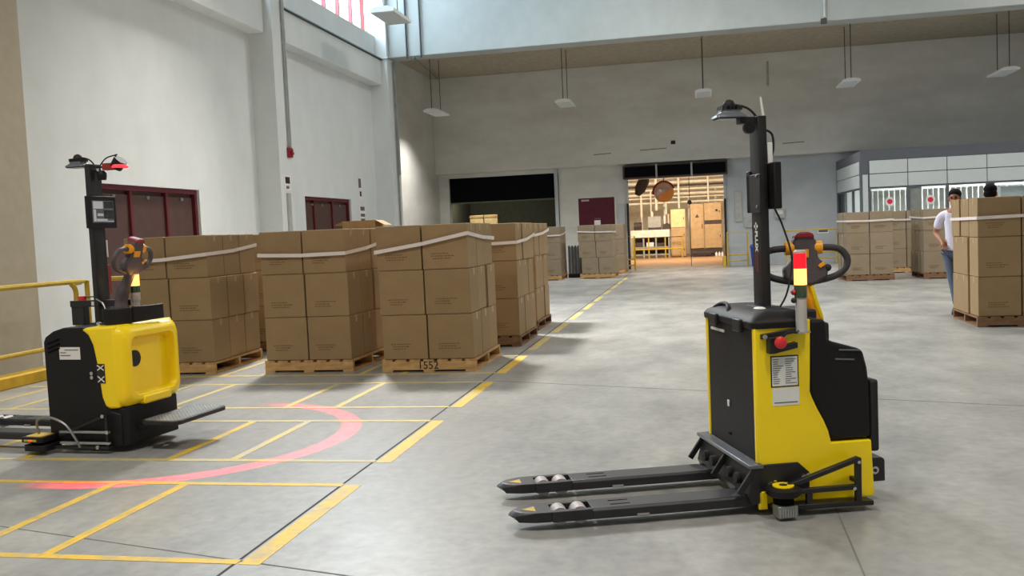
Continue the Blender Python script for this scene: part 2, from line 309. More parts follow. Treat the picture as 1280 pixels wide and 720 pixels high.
# dark store room behind the left opening
dr = MB(); dr.box(-9.1,37,0,-4.4,37.2,3.7); dr.box(-9.2,YB+.3,0,-9.1,37,3.7); dr.box(-4.5,YB+.3,0,-4.4,37,3.7); dr.box(-9.2,YB+.3,3.64,-4.4,37.2,3.7)
tag(dr.build('wall_store','dark_olive',smooth=False),kind='structure')
tag(MB().box(-9.1,YB+.6,-.2,-4.4,37.2,0).build('floor','concrete',smooth=False),kind='structure')
sh = thing('roller_shutter','black roller shutter half lowered over the dark store room','shutter',(0,YB+.12,0))
for k in range(6): MB().box(-8.72,0,2.62+k*.148,-4.88,.05,2.768+k*.148).build('shutter_slat','black_void',sh,bevel=.006)
MB().box(-8.7,0,2.58,-4.9,.07,2.625).build('bottom_rail','dark_olive',sh,smooth=False)
area('store_fill',(-8.0,33.9,3.1),(-8.0,34.6,1.5),.4,.4,34,(1,.92,.75))  # unseen light added to brighten the crates and store room
# maroon door 3 in the back wall
d3 = thing('door_3',None,None,(0,YB,0)); d3['kind'] = 'structure'
MB().box(-4.04,-.04,0,-2.77,.0,2.55).build('door_leaf','maroon',d3,bevel=.01)
f = MB(); f.box(-4.1,-.05,0,-4.04,0,2.6); f.box(-2.77,-.05,0,-2.71,0,2.6); f.box(-4.04,-.05,2.55,-2.77,0,2.6); f.build('door_frame','wall_grey',d3,smooth=False)
MB().box(-3.93,-.055,2.44,-3.66,-.04,2.50).build('door_plate','tower_grey',d3,smooth=False)
no = MB().box(-3.50,-.06,1.56,-3.28,-.045,1.76).build('notice','poster',d3,smooth=False); MB().box(-3.50,-.062,1.80,-3.28,-.045,1.835).build('notice_strip','ink',d3,smooth=False)

# ---- shutter door to the factory
sd = thing('door_4',None,None,(0,YB,0)); sd['kind'] = 'structure'
MB().box(-2.42,-.42,3.12,1.10,.0,3.58).build('shutter_housing','f_dark',sd,bevel=.02)
for a,b in ((-2.36,-1.30),(-1.24,-.12),(-.06,1.04)): MB().box(a,-.44,3.17,b,-.42,3.53).build('housing_panel','black_void',sd,bevel=.01)
for x in (-1.27,-.09): MB().box(x-.03,-.45,3.10,x+.03,-.42,3.6).build('housing_rib','f_grey',sd,smooth=False)
for x in (-2.35,.96): MB().box(x,-.10,0,x+.07,.05,2.3).build('guide_rail','black_matte',sd,smooth=False); MB().box(x,-.10,2.3,x+.07,.05,3.12).build('guide_rail','wall_pale',sd,smooth=False)
tag(MB().box(-6,YB+.6,-.2,5,48.2,0).build('floor','f_floor',smooth=False),kind='structure')
fw = MB(); fw.box(-6,48,0,5,48.2,5.2); fw.box(-4.4,YB+.3,0,-4.2,48,5.2); fw.box(4.8,YB+.3,0,5,48,5.2)
tag(fw.build('wall_factory','f_wall',smooth=False),kind='structure'); tag(MB().box(-6,YB+.3,5.2,5,48.2,5.4).build('ceiling','f_wall',smooth=False),kind='structure')

# ---- office block on the right
XO, YO = 4.64, 27.8
of = MB(); of.box(XO,YO,3.06,14.6,YO+.12,3.34); of.box(XO,YO,0,XO+.22,YO+.22,3.06); of.box(XO,YO+.12,3.06,XO+.12,YB,3.34); of.box(XO,YO+.22,0,XO+.1,YB,.95); of.box(XO+.22,YO+.03,0,14.6,YO+.12,.95); of.box(XO,YB-.12,0,XO+.1,YB,3.06); of.box(XO+.22,YO+.06,2.29,14.6,YO+.12,3.06); of.box(XO+.06,YO+.22,2.29,XO+.12,YB-.12,3.06)
office = tag(of.build('wall_office','slate',smooth=False),kind='structure')
MB().box(XO+.1,YO+.1,3.30,14.6,YB,3.36).build('office_roof','slate',office,smooth=False)
for r,(z0,z1) in enumerate(((2.685,3.05),(2.30,2.665))):
    xx = XO+.24
    for k in range(9): MB().box(xx+k*1.035,YO+.0,z0,xx+k*1.035+1.015,YO+.06,z1).build('wall_panel','panel_white',office,bevel=.006)
    for k in range(3): MB().box(XO,YO+.24+k*1.44,z0,XO+.06,YO+.24+k*1.44+1.42,z1).build('wall_panel','panel_white',office,bevel=.006)
MB().box(XO+.05,YO-.03,1.3,XO+.19,YO,2.66).build('cable_duct','panel_white',office,smooth=False)
for n in range(9):
    x0 = XO+.24+n*1.035; w = thing('window_%d'%(n+3),None,None,(x0,YO,0)); w['kind'] = 'structure'
    f = MB(); f.box(0,.02,.95,.035,.09,2.29); f.box(1.0,.02,.95,1.035,.09,2.29); f.box(.035,.02,2.25,1.0,.09,2.29); f.box(.035,.02,.95,1.0,.09,1.0); f.build('window_frame','slate',w,smooth=False)
    MB().box(.035,.05,1.0,1.0,.056,2.25).build('pane','pane_glass',w,smooth=False)
    if n in (1,3): MB().box(.035,.07,1.0,.36 if n==1 else .2,.09,2.25).build('side_panel','f_grey' if n==1 else 'slate',w,smooth=False)
for n in range(3):
    w = thing('window_%d'%(n+12),None,None,(XO,YO+.24+n*1.44,0)); w['kind'] = 'structure'
    f = MB(); f.box(.02,0,.95,.09,.04,2.29); f.box(.02,1.38,.95,.09,1.42,2.29); f.box(.02,.04,2.25,.09,1.38,2.29); f.build('window_frame','slate',w,smooth=False); MB().box(.05,.04,.95,.056,1.38,2.25).build('pane','pane_glass',w,smooth=False)
tag(MB().box(XO+.1,31.0,0,14.6,31.1,3.3).build('wall_inner','panel_white',smooth=False),kind='structure')
bl = tag(thing('window_blind','white vertical slat blind hanging inside the office windows','blind',(XO+.3,28.45,0)))
for k in range(60): MB().box(k*.15,0,.9,k*.15+.12,.012,2.2).xf(Matrix.Translation((0,(k*7%5)*.012,0))).build('blind_slat','blind',bl,smooth=False)

# ================================================================== PALLETS, BOXES, STRAPS
BW, BD, BH, PZ = .506, .40, .482, .135
def box_mesh(w, d, h, m, name):
    mb = MB(); r = .008
    P = [rrect(-w/2+i,-d/2+i,w/2-i,d/2-i,r,2) for i in (.006,0,0,.006)]; Z = (0,.006,h-.006,h)
    mb.loft([[(x,y,z) for x,y in p] for p,z in zip(P,Z)]); return mb.mesh(name,m)
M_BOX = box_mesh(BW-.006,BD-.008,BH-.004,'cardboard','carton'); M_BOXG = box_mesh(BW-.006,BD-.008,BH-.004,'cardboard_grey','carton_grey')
def tape_mesh():
    mb = MB(); w = BW/2-.003; h = BH-.004; t = .0012
    mb.prism([(-w-t,h-.075),(-w-t,h+t),(w+t,h+t),(w+t,h-.075),(w,h-.075),(w,h),(-w,h),(-w,h-.075)],'xz',-.024,.024)
    return mb.mesh('tape','tape')
M_TAPE = tape_mesh()
def print_mesh(seed):
    rr = random.Random(seed); mb = MB(); y = -(BD-.008)/2
    for k in range(3):
        x = -BW*.30+rr.uniform(-.01,.02); z = .16-k*.026; e = x+rr.uniform(.12,.24)
        while x < e: l = rr.uniform(.012,.035); mb.box(x,y-.0012,z,x+l,y+.001,z+.011); x += l+.007
    return mb.mesh('print','print_brown')
M_PRINT = [print_mesh(i) for i in range(4)]
def slat(name, x, y, z, m): return MB().box(-x/2,-y/2,0,x/2,y/2,z).mesh(name,m)
PM = {}
for w_, nm in (('pallet_wood','l'),('pallet_dark','d')):
    PM[nm] = (slat('stringer',1.05,.045,.088,w_), slat('deck_board',.118,1.22,.022,w_ if nm=='d' else 'pallet_wood_side'), slat('bottom_board',.12,1.22,.022,w_))
def pallet(x, y, rz, label, tone='l'):
    t = thing('pallet',label,'pallet',(x,y,0),rz,'wooden pallets under the box stacks'); st,db,bb = PM[tone]
    for yy in (.0225,.61,1.1975): inst(st,'stringer',t,(.525,yy,.022))
    for k in range(7): inst(db,'deck_board',t,(.06+k*.155,.61,.11))
    for xx in (.06,.525,.99): inst(bb,'bottom_board',t,(xx,.61,0))
    return t
LAY = ('bottom','middle','top'); ROW = ('front','centre','rear'); SIDE = ('left','right')
def stack(x, y, desc, plabel, rz=0, bm=None, jit=.012, strapz=None, slabel=None, tone='l', layers=3, skip=(), seed=0, shift=((0,0),(0,0),(0,0)), scale=1.0):
    rr = random.Random(seed+11); bm = bm or M_BOX
    R = Matrix.Rotation(rz,4,'Z'); base = Vector((x,y,0))
    p = pallet(x,y,rz,plabel,tone)
    x0 = (1.05-2*BW)/2
    for L in range(layers):
        for r in range(3):
            for c in range(2):
                if (L,r,c) in skip: continue
                if c == 0: dxr = rr.uniform(-1.6,.8)*jit if r else 0; dyr = rr.uniform(-.004,.004)
                px = x0+BW*(c+.5)+(2*c-1)*(.003+rr.uniform(0,.3)*jit)+shift[L][0]+dxr; py = .01+(BD+.009)*(r+.5)+shift[L][1]+dyr
                q = base+R@Vector((px,py,PZ+L*BH*scale))
                b = bpy.data.objects.new('cardboard_box',bm); COL.objects.link(b); b.scale = (1,1,scale); b.location = q; b.rotation_euler = (0,0,rz+rr.uniform(-1,1)*.007)
                tag(b,'brown cardboard box, %s layer, %s %s of the %s'%(LAY[L],ROW[r],SIDE[c],desc),'box','cardboard boxes stacked on pallets')
                inst(M_TAPE,'tape',b)
                if r == 0: inst(M_PRINT[rr.randrange(4)],'print',b)
    if strapz:
        zs = strapz; e = .012+jit*.35; w = 2*BW; d = 3*BD; top = shift[layers-1]
        c = [(x0-e+top[0],-.0-e+top[1]),(x0+w*.5+top[0],-.0-e+top[1]),(x0+w+e+top[0],-e+top[1]),(x0+w+e+.004+jit*.5+top[0],d*.5+.02+top[1]),(x0+w+e+jit*.5+top[0],d+.03+e+top[1]),(x0-e-jit*1.4+top[0],d+.03+e+top[1])]
        z6 = [zs[0],(zs[0]+zs[1])/2-.012,zs[1],(zs[1]+zs[2])/2-.015,zs[2],(zs[2]+zs[0])/2]
        inner = [base+R@Vector((a,b_,z)) for (a,b_),z in zip(c,z6)]; cen = base+R@Vector((.525,.61,0)); vs = []; fs = []
        for q in inner:
            dirv = (q-cen); dirv.z = 0; dirv.normalize(); o = q+dirv*.003; vs += [q-Vector((0,0,.02)),q+Vector((0,0,.02)),o+Vector((0,0,.02)),o-Vector((0,0,.02))]
        for i in range(6):
            j = (i+1)%6
            for k in range(4): fs.append((i*4+k,i*4+(k+1)%4,j*4+(k+1)%4,j*4+k))
        s = MB().add(vs,fs).build('strapping_band','strap',smooth=False); tag(s,slabel,'strap','strapping bands around the box stacks')
    return p
stack(-6.44,9.45,'stack behind the yellow platform truck','light wooden pallet behind the yellow platform truck',rz=.02,strapz=(1.30,1.36,1.44),slabel='white strapping band around boxes behind the yellow platform truck',seed=1,shift=((.01,0),(.01,0),(-.012,0)))
stack(-4.80,9.52,'second stack, left of pallet 1552','light wooden pallet left of the one marked 1552',rz=-.01,strapz=(1.32,1.31,1.42),slabel='pale strapping band around stack left of the 1552 pallet',seed=2,jit=.006,shift=((0,0),(-.004,0),(-.012,0)))
p3 = stack(-3.385,9.43,'stack on pallet marked 1552','light wooden pallet with black number 1552 on its front',strapz=(1.30,1.47,1.40),slabel='white strapping band sloping up around the 1552 stack',seed=3,jit=.010,shift=((0,0),(-.012,.0),(-.022,0)))
num = text('1552',.118,'pallet_number','ink_dark',p3,frame_matrix((.52,-.002,.068),(1,0,0),(0,0,1),(0,-1,0)),.001)
stack(-3.28,11.45,'stack just behind the 1552 stack','wooden pallet just behind the 1552 pallet',strapz=(1.33,1.33,1.42),slabel='white strapping band around stack just behind the 1552 stack',seed=4,jit=.02,tone='d')
stack(-3.36,13.25,'rearmost stack of the near left row','wooden pallet at the far end of the near left row',strapz=(1.34,1.40,1.48),slabel='white strapping band around rearmost stack of the left row',seed=5,jit=.02,tone='d')
stack(-4.92,11.5,'stack with an open carton on top','wooden pallet under the stack with an open carton on top',seed=6,tone='d')
stack(-6.55,11.4,'hidden stack behind the leftmost stack','wooden pallet behind the leftmost box stack',seed=7,tone='d')
stack(-4.97,26.85,'far stack below black shutter','pale pallet of the far stack below the black roller shutter',bm=M_BOXG,strapz=(1.33,1.32,1.42),slabel='white band on far stack below the black roller shutter',seed=8,jit=.006)
stack(-3.42,27.15,'far stack before the maroon door','pale pallet in front of the maroon back door',bm=M_BOXG,strapz=(1.40,1.36,1.36),slabel='white band on far stack in front of the maroon door',seed=9,jit=.008,shift=((.04,0),(-.03,0),(-.05,0)))
stack(-3.30,29.4,'stack behind the maroon-door stack','pallet behind the stack in front of the maroon door',bm=M_BOXG,seed=10)
stack(3.36,22.25,'stack in front of the office corner','dark wooden pallet in front of the office corner',bm=M_BOXG,tone='d',strapz=(1.38,1.38,1.38),slabel='white band on stack in front of the office corner',seed=12,jit=.01)
stack(4.72,24.95,'half-hidden stack before the office','pallet half hidden between the two office-side stacks',bm=M_BOXG,strapz=(1.36,1.36,1.36),slabel='white band on the half-hidden stack between office-side stacks',seed=13)
stack(5.02,22.2,'stack just left of the standing man','wooden pallet just left of the standing man',bm=M_BOXG,strapz=(1.38,1.44,1.44),slabel='white band on stack just left of the standing man',seed=14,jit=.02,tone='d')
stack(3.45,12.5,'large stack at the right edge','wooden pallet under the large stack at the right edge',tone='d',strapz=(1.38,1.42,1.36),slabel='broad white band on large stack at the right edge',seed=15,jit=.012,rz=-.02,scale=1.04)
# open carton on top of the second-row stack
oc = thing('open_carton','open empty carton with raised flap on top of a stack','box',(-4.42,11.85,PZ+3*BH),.0)
m = MB(); w,d,h,t = .46,.34,.12,.006
m.box(-w/2,-d/2,0,w/2,d/2,t); m.box(-w/2,-d/2,t,w/2,-d/2+t,h); m.box(-w/2,d/2-t,t,w/2,d/2,h); m.box(-w/2,-d/2+t,t,-w/2+t,d/2-t,h); m.box(w/2-t,-d/2+t,t,w/2,d/2-t,h); m.build('carton_tray','cardboard',oc,smooth=False)
MB().bar((w/2,0,h),(w/2+.13,0,h-.07),d*.9,.005).build('flap','cardboard',oc,smooth=False); MB().bar((-w/2,0,h),(-w/2-.12,0,h-.05),d*.9,.005).build('flap','cardboard',oc,smooth=False)
# grey wrapped crate between the two far stacks
gc = thing('wrapped_crate','low dark grey slatted crate between two far box stacks','crate',(-3.86,27.9,0))
MB().box(0,0,.12,.38,.8,.95).build('crate_body','f_grey',gc,bevel=.01)
for k in range(4): MB().box(.01+k*.095,-.02,.1,.075+k*.095,0,.98).build('slat','screen_mid',gc,smooth=False)
MB().box(-.01,-.02,0,.39,.8,.1).build('crate_base','pallet_dark',gc,smooth=False) if False else MB().box(-.01,-.02,0,.39,.82,.12).build('crate_base','black_matte',gc,smooth=False)
# crates inside the dark store room
for i,(x,lab) in enumerate(((-8.55,'left of two pale crates glowing in the dark store room'),(-7.98,'right of two pale crates glowing in the dark store room'))):
    c = thing('wooden_crate',lab,'crate',(x,34.6,0),0,'pale crates in the store room'); MB().box(0,0,0,.52,.5,2.18).build('crate_body','f_cab_light',c,bevel=.01)
    for z in (.02,.7,1.4,2.08): MB().box(-.01,-.02,z,.53,0,z+.08).build('batten','f_cab',c,smooth=False)

# ================================================================== RAILS, KERB, WALL FITTINGS, LAMPS
kb = tag(MB().box(-7.55,4.0,0,-7.32,10.3,.13).build('kerb','kerb_yellow',bevel=.012),'yellow painted kerb under the barrier rail at left','kerb')
rl = thing('barrier_rail','yellow tubular barrier rail standing on the kerb at left','rail',(-7.42,0,0))
MB().tube(smooth_path([(0,4,1.09),(0,9.6,1.09),(0,9.82,1.06),(0,9.9,.98),(0,9.9,.8),(0,9.9,.13)],5),.03).build('top_tube','rail_yellow',rl)
MB().tube([(0,4,.34),(0,9.88,.34)],.027).build('lower_tube','rail_yellow',rl)
for y in (6.6,10.12): MB().tube([(0,y,.13),(0,y,1.09)],.03).build('post','rail_yellow',rl)
rl2 = thing('barrier_rail','yellow barrier rail behind the yellow platform truck tiller','rail',(-7.42,10.3,0))
MB().tube(smooth_path([(0,.1,0),(0,.1,.95),(.05,.12,1.08),(.3,.2,1.09),(.72,.25,1.09)],4),.03).build('top_tube','rail_yellow',rl2); MB().tube([(.72,.25,1.09),(.72,.25,0)],.03).build('post','rail_yellow',rl2)
def guard(x0, x1, y, h, label):
    g = thing('guard_rail',label,'rail',(x0,y,0),0,'thin yellow guard rails by the back wall'); w = x1-x0
    MB().tube([(0,0,0),(0,0,h),(w,0,h),(w,0,0)],.028,6).build('frame_tube','rail_yellow',g,smooth=False)
    for z in (.18,.38): MB().tube([(0,0,z),(w,0,z)],.022,6).build('cross_bar','rail_yellow',g,smooth=False)
guard(1.02,1.68,31.9,1.14,'narrow yellow guard rail right of the factory doorway'); guard(2.92,4.5,31.7,1.12,'wide yellow guard rail left of the office'); guard(-2.35,-2.05,31.2,1.15,'small guard rail left of the factory doorway')
MB().tube([(.9,31.6,0),(.9,31.6,.35)],.06).build('bollard','rail_yellow'); tag(bpy.data.objects['bollard'],'short yellow bollard at right foot of factory doorway','bollard')
bn = thing('waste_bin','blue plastic waste bin by the guard rail near the mast','bin',(1.95,31.5,0))
MB().loft([[(x*s,y*s,z) for x,y in rrect(-.2,-.2,.2,.2,.05,3)] for z,s in ((.0,.8),(.6,1.0))]).build('bin_body','bin_blue',bn); MB().loft([[(x*s,y*s,z) for x,y in rrect(-.2,-.2,.2,.2,.05,3)] for z,s in ((.6,1.08),(.66,1.08),(.72,.85))]).build('lid','bin_blue',bn)
# wall fittings, back wall right part
def wallbox(name,label,cat,x0,z0,x1,z1,m,t=.06,extra=None):
    o = thing(name,label,cat,((x0+x1)/2,YB,z0)); w = x1-x0; MB().box(-w/2,-t,0,w/2,0,z1-z0).build('casing',m,o,bevel=.006)
    if extra: MB().box(-w*extra[0],-t-.004,(z1-z0)*extra[1],w*extra[0],-t,(z1-z0)*extra[2]).build('face',extra[3],o,smooth=False)
    return o
wallbox('panel_board','tall pale panel on wall right of the factory doorway','panel',1.32,1.5,1.56,2.52,'tower_grey')
wallbox('panel_board','low pale box on wall above narrow guard rail','panel',1.62,1.28,2.0,1.62,'tower_grey'); wallbox('panel_board','second low pale box beside the mast on back wall','panel',2.03,1.28,2.25,1.62,'tower_grey')
wallbox('control_box','small grey control box with lit white display on back wall','control box',2.62,1.55,2.95,1.88,'f_grey',.1,(.3,.4,.8,'screen_light'))
wallbox('notice_sheet','small notice with dark print right of the tiller handle','notice',4.0,.98,4.36,1.14,'poster',.01,(.42,.25,.75,'ink'))
wallbox('switch_panel','slim grey panel left of the factory doorway','panel',-2.62,1.3,-2.42,2.3,'wall_pale')
# left wall fittings
fa = thing('fire_alarm','red fire alarm call point under conduit on white pillar','alarm',(-8.1,17.65,3.2))
MB().box(0,-.09,-.02,.06,.09,.18).build('housing','cap_red',fa,bevel=.01); MB().cyl((.06,0,.08),(.10,0,.08),.055).build('bell','cap_red',fa); MB().cyl((.10,.02,.10),(.108,.02,.10),.02).build('push_disc','sticker_white',fa)
def poster(label, x, y, z, w, h, marks):
    o = thing('wall_sign',label,'sign',(x,y,z)); MB().box(0,-w/2,-h/2,.01,w/2,h/2).build('board','poster',o,smooth=False)
    for (a,b,c,d,m) in marks: MB().box(.01,w*(a-.5),h*(b-.5),.013,w*(c-.5),h*(d-.5)).build('print',m,o,smooth=False)
poster('small white sign with black square on pillar under alarm',-8.1,17.5,2.66,.3,.3,((.15,.45,.85,.9,'ink_dark'),(.25,.1,.7,.3,'ink')))
poster('upper small sign on wall right of the second maroon door',XW,22.95,2.92,.26,.3,((.1,.1,.8,.9,'ink'),))
poster('arrow sign on wall right of the second maroon door',XW,22.97,2.62,.2,.22,((.2,.3,.8,.9,'ink_dark'),))
poster('lower printed sheet on wall right of the second maroon door',XW,23.05,2.1,.38,.52,((.1,.7,.9,.9,'ink'),(.1,.4,.9,.55,'ink'),(.1,.1,.9,.3,'ink')))
# pendant lamps behind the beam
names = ('leftmost','second from left','middle','second from right','rightmost')
for k,x in enumerate((-7.9,-3.8,.33,4.43,8.55)):
    t = thing('pendant_lamp','slim white pendant lamp under rear ceiling, %s of five'%names[k],'lamp',(x,27.6,5.30),0,'pendant lamps in a row under the rear ceiling')
    MB().prism([(-.24,0),(.24,0),(.24,.05),(.12,.09),(-.12,.09),(-.24,.05)],'xz',0,1.3).build('lamp_body','lamp_white',t,smooth=False); MB().box(-.2,.05,-.012,.2,1.25,0).build('diffuser','panel_white',t,smooth=False)
    pl_ = area('pendant_light',(x,28.25,5.27),(x,28.25,0),.38,1.1,135,(1,.97,.93)); pl_.data.spread = math.radians(120)
    for y in (.12,1.15): MB().cyl((0,y,.09),(0,y,1.74),.012,seg=6).build('suspension_rod','wire',t)
t = thing('pendant_lamp','white box lamp beside the clerestory windows at top left','lamp',(-6.75,20.0,6.52)); MB().prism([(-.28,0),(.28,0),(.28,.07),(.14,.13),(-.14,.13),(-.28,.07)],'xz',0,1.3).build('lamp_body','lamp_white',t,smooth=False); MB().box(-.24,.05,-.012,.24,1.25,0).build('diffuser','panel_white',t,smooth=False)
for y in (.12,1.15): MB().cyl((0,y,.12),(0,y,3.68),.012,seg=6).build('suspension_rod','wire',t)
# posters on office windows
for x,lab,rc in ((5.42,'white sheet with red mark on office window, left','poster_red'),(6.50,'white sheet with red mark on office window, right','poster_red')):
    o = thing('window_sticker',lab,'sticker',(x,YO+.045,1.87)); MB().cyl((0,0,0),(0,-.008,0),.13,seg=14).build('backing','poster',o); MB().cyl((0,-.008,0),(0,-.012,0),.075,seg=12).build('mark',rc,o)
wb = thing('white_board','blank white board standing inside office window at right edge','board',(9.3,YO+.3,.9)); MB().box(-.9,0,.45,.9,.03,1.25).build('board_face','panel_white',wb,bevel=.005)
for x in (-.8,.8): MB().box(x-.02,.0,-.9,x+.02,.03,.45).build('leg','slate',wb,smooth=False)

# ================================================================== FACTORY BEHIND THE DOOR
def cabinet(label, x0, x1, z0, z1, y, m, doors=1, extra=None):
    c = thing('cabinet',label,'cabinet',(x0,y,0)); w = x1-x0
    MB().box(0,0,z0,w,.5,z1).build('body',m,c,bevel=.01)
    MB().box(.0,.02,0,w,.48,z0).build('plinth','f_dark',c,smooth=False) if .01 < z0 < .5 else None
    for k in range(doors):
        dz = (z1-z0)/doors; d = MB().box(.02,-.02,z0+k*dz+.015,w-.02,0,z0+(k+1)*dz-.015).build('door',m,c,bevel=.008); MB().box(w-.1,-.05,z0+k*dz+dz*.45,w-.07,-.02,z0+k*dz+dz*.55).build('handle','f_dark',d,smooth=False)
    return c
Y4 = 43.0
cabinet('tan lower cabinet with pale yellow top box in the factory',-1.13,-.47,.02,1.35,Y4,'f_cab',2); cabinet('pale yellow box standing above the tan factory cabinet',-1.13,-.47,1.36,2.2,Y4+.02,'f_cab_light',1)
cb = cabinet('tall brown control cabinet with warning triangle in factory',-.25,.36,.36,2.40,Y4,'f_cab',1); MB().prism([(.22,1.78),(.40,1.78),(.31,1.94)],'xz',-.024,-.02).build('warning_triangle','f_dark',cb,smooth=False)
cabinet('lower tan cabinet right of the tall brown one',.38,1.15,.36,1.45,Y4,'f_cab',1); c5 = cabinet('upper tan cabinet with small green light',.38,1.15,1.62,2.42,Y4+.02,'f_cab',1); MB().cyl((.55,-.02,.0+2.08),(.55,-.06,2.08),.05,seg=10).build('green_light','lens_green',c5)
MB().box(.0,0,1.45,.77,.3,1.62).build('dark_gap','f_dark',c5,smooth=False)
for i,(z,r,m) in enumerate(((2.55,.05,'f_pipe'),(2.78,.04,'f_pipe'),(2.95,.07,'f_pipe'),(3.16,.05,'f_pipe'),(3.34,.04,'f_dark'),(3.5,.08,'f_pipe'),(3.72,.05,'f_pipe'),(3.95,.07,'f_pipe'),(4.2,.05,'f_dark'))):
    o = MB().tube([(-4.1,44.2+.12*(i%3),z),(4.7,44.2+.12*(i%3),z)],r).build('pipe',m); tag(o,'horizontal factory pipe, number %d from the bottom of the pipe run'%(i+1) if 0 else '%s horizontal pipe in the factory pipe run, %s from the bottom'%('dark' if m=='f_dark' else 'pale',('first','second','third','fourth','fifth','sixth','seventh','eighth','ninth')[i]),'pipe','pipes across the factory')
for i,(x,z0,z1,r) in enumerate(((-2.5,1.9,3.4,.05),(-2.05,2.0,3.1,.03),(-1.8,2.2,4.0,.06),(-1.35,2.0,3.3,.04),(-.75,2.25,3.9,.05),(.6,2.5,3.9,.04))):
    o = MB().tube([(x,43.85,z0),(x,43.85,z1),(x+.25,43.95,z1+.12)],r).build('riser_pipe','f_pipe'); tag(o,'pale upright factory pipe with bent top, %s from the left'%('first','second','third','fourth','fifth','sixth')[i],'pipe','upright pipes in the factory')
pr = thing('pipe_rack','steel posts carrying the factory pipes','rack',(0,44.9,0))
for x in (-2.6,-1.5,-.35,.9): MB().box(x,0,0,x+.09,.09,4.5).build('post','f_pipe',pr,smooth=False)
wb2 = thing('machine_bench','pale machine bench with dark shelves inside factory doorway','machine',(-3.0,43.2,0))
MB().box(0,0,.95,1.8,.7,1.3).build('bench_top','f_wall',wb2,bevel=.01); MB().box(.0,.05,.45,1.8,.7,.52).build('shelf','f_grey',wb2,smooth=False); MB().box(0,.05,.12,1.8,.7,.18).build('shelf','f_grey',wb2,smooth=False); MB().box(0,.6,.18,1.8,.68,.95).build('back_panel','f_dark',wb2,smooth=False)
for x in (0,.55,1.12,1.72): MB().box(x,0,0,x+.07,.07,.95).build('leg','f_grey',wb2,smooth=False)
for i,(x,w,h,m) in enumerate(((.7,.35,.2,'poster'),(1.15,.4,.16,'f_dark'),(.2,.35,.22,'f_dark'))): MB().box(x,.1,.52,x+w,.5,.52+h).build('tray',m,wb2,bevel=.02)
gm = thing('grey_machine','grey motor housing on the pale bench in factory','machine',(-2.2,43.3,1.3)); MB().box(0,0,.1,.62,.45,.62).build('housing','f_grey',gm,bevel=.03); MB().cyl((.2,.2,.62),(.2,.2,.85),.06).build('stack_pipe','f_pipe',gm); MB().box(.02,.02,0,.6,.42,.1).build('base','f_dark',gm,smooth=False)
gm = thing('grey_machine','dark hooded machine right of the grey motor housing','machine',(-1.55,43.3,1.3)); MB().prism([(0,0),(.42,0),(.42,.18),(.25,.3),(.05,.24)],'xz',0,.4).build('hood','f_dark',gm,bevel=.01); MB().cyl((.12,.2,.25),(.12,.2,.62),.05).build('pipe_stub','f_pipe',gm); MB().cyl((.3,.2,.22),(.3,.2,.7),.035).build('pipe_stub','f_pipe',gm)
gm = thing('grey_machine','brown rounded motor at left edge of factory doorway','machine',(-2.85,43.3,1.3)); MB().cyl((0,.2,.2),(.36,.2,.2),.18).build('motor','f_dark',gm); MB().box(.02,.05,0,.34,.35,.08).build('foot','f_dark',gm,smooth=False)
fr = thing('factory_rail','low yellow rail in front of the factory bench','rail',(-2.9,42.6,0))
MB().tube([(0,0,.42),(2.3,0,.42)],.035,6).build('rail_tube','rail_yellow',fr); MB().tube([(0,0,.95),(2.3,0,.95)],.02,6).build('rail_tube','f_dark',fr)
for x in (.05,.75,1.5,2.25): MB().tube([(x,0,0),(x,0,.95)],.03,6).build('post','rail_yellow',fr)
pm = thing('floor_trolley','dark low trolley under the brown factory cabinets','trolley',(-.2,42.3,0)); MB().box(0,0,.14,1.0,.5,.24).build('deck','f_dark',pm,bevel=.01)
for x in (.1,.9):
    for y in (.08,.42): MB().cyl((x,y-.02,.07),(x,y+.02,.07),.07,seg=10).build('wheel','f_dark',pm)
for i in range(3): b = thing('white_bottle','small white container on factory floor, %s of three'%('left','middle','right')[i],'container',(.86+i*.13,42.2,0)); MB().lathe([(.045,0),(.05,.02),(.05,.14),(.02,.18)],(0,0,0),10).build('body','poster',b); MB().cyl((0,0,.18),(0,0,.21),.022,seg=8).build('cap','panel_white',b)
cm = thing('convex_mirror','round convex mirror with painted orange reflection and red hood','mirror',(-1.09,33.4,2.66))
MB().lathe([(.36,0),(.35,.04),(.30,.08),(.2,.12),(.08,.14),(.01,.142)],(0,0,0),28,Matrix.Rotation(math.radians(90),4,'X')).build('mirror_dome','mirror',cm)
MB().prism([(.345*math.cos(t),.345*math.sin(t)) for t in [math.radians(a) for a in range(-130,26,8)]]+[(.05,.02),(-.12,-.08)],'xz',-.146,-.142).build('painted_reflection','reflection_orange',cm,smooth=False)  # orange reflection painted on the dome as a flat segment
MB().tube([(.38*math.cos(t),.0,.38*math.sin(t)) for t in [math.radians(a) for a in range(20,200,10)]],.035,8).build('red_hood','cap_red',cm); MB().tube([(0,.03,.3),(0,.1,.98)],.02,6).build('hanger','wire',cm)
hs = MB().tube(smooth_path([(-1.55,33.6,3.64),(-1.75,33.6,3.2),(-1.95,33.6,2.8),(-2.05,33.6,2.6)],5),[.16]*6+[.2]*5+[.16,.14,.12,.1,.08],10).build('hanging_hose','f_dark'); tag(hs,'dark hanging duct at top left of the factory doorway','duct')
hp = thing('door_cord','thin dark pull cord with weight in factory doorway','cord',(-.2,33.2,0)); MB().cyl((0,0,.0),(0,0,3.6),.012,seg=6).build('cord','f_dark',hp); MB().sph((0,0,2.25),.08,.08,.08,8,6).build('weight','f_dark',hp)

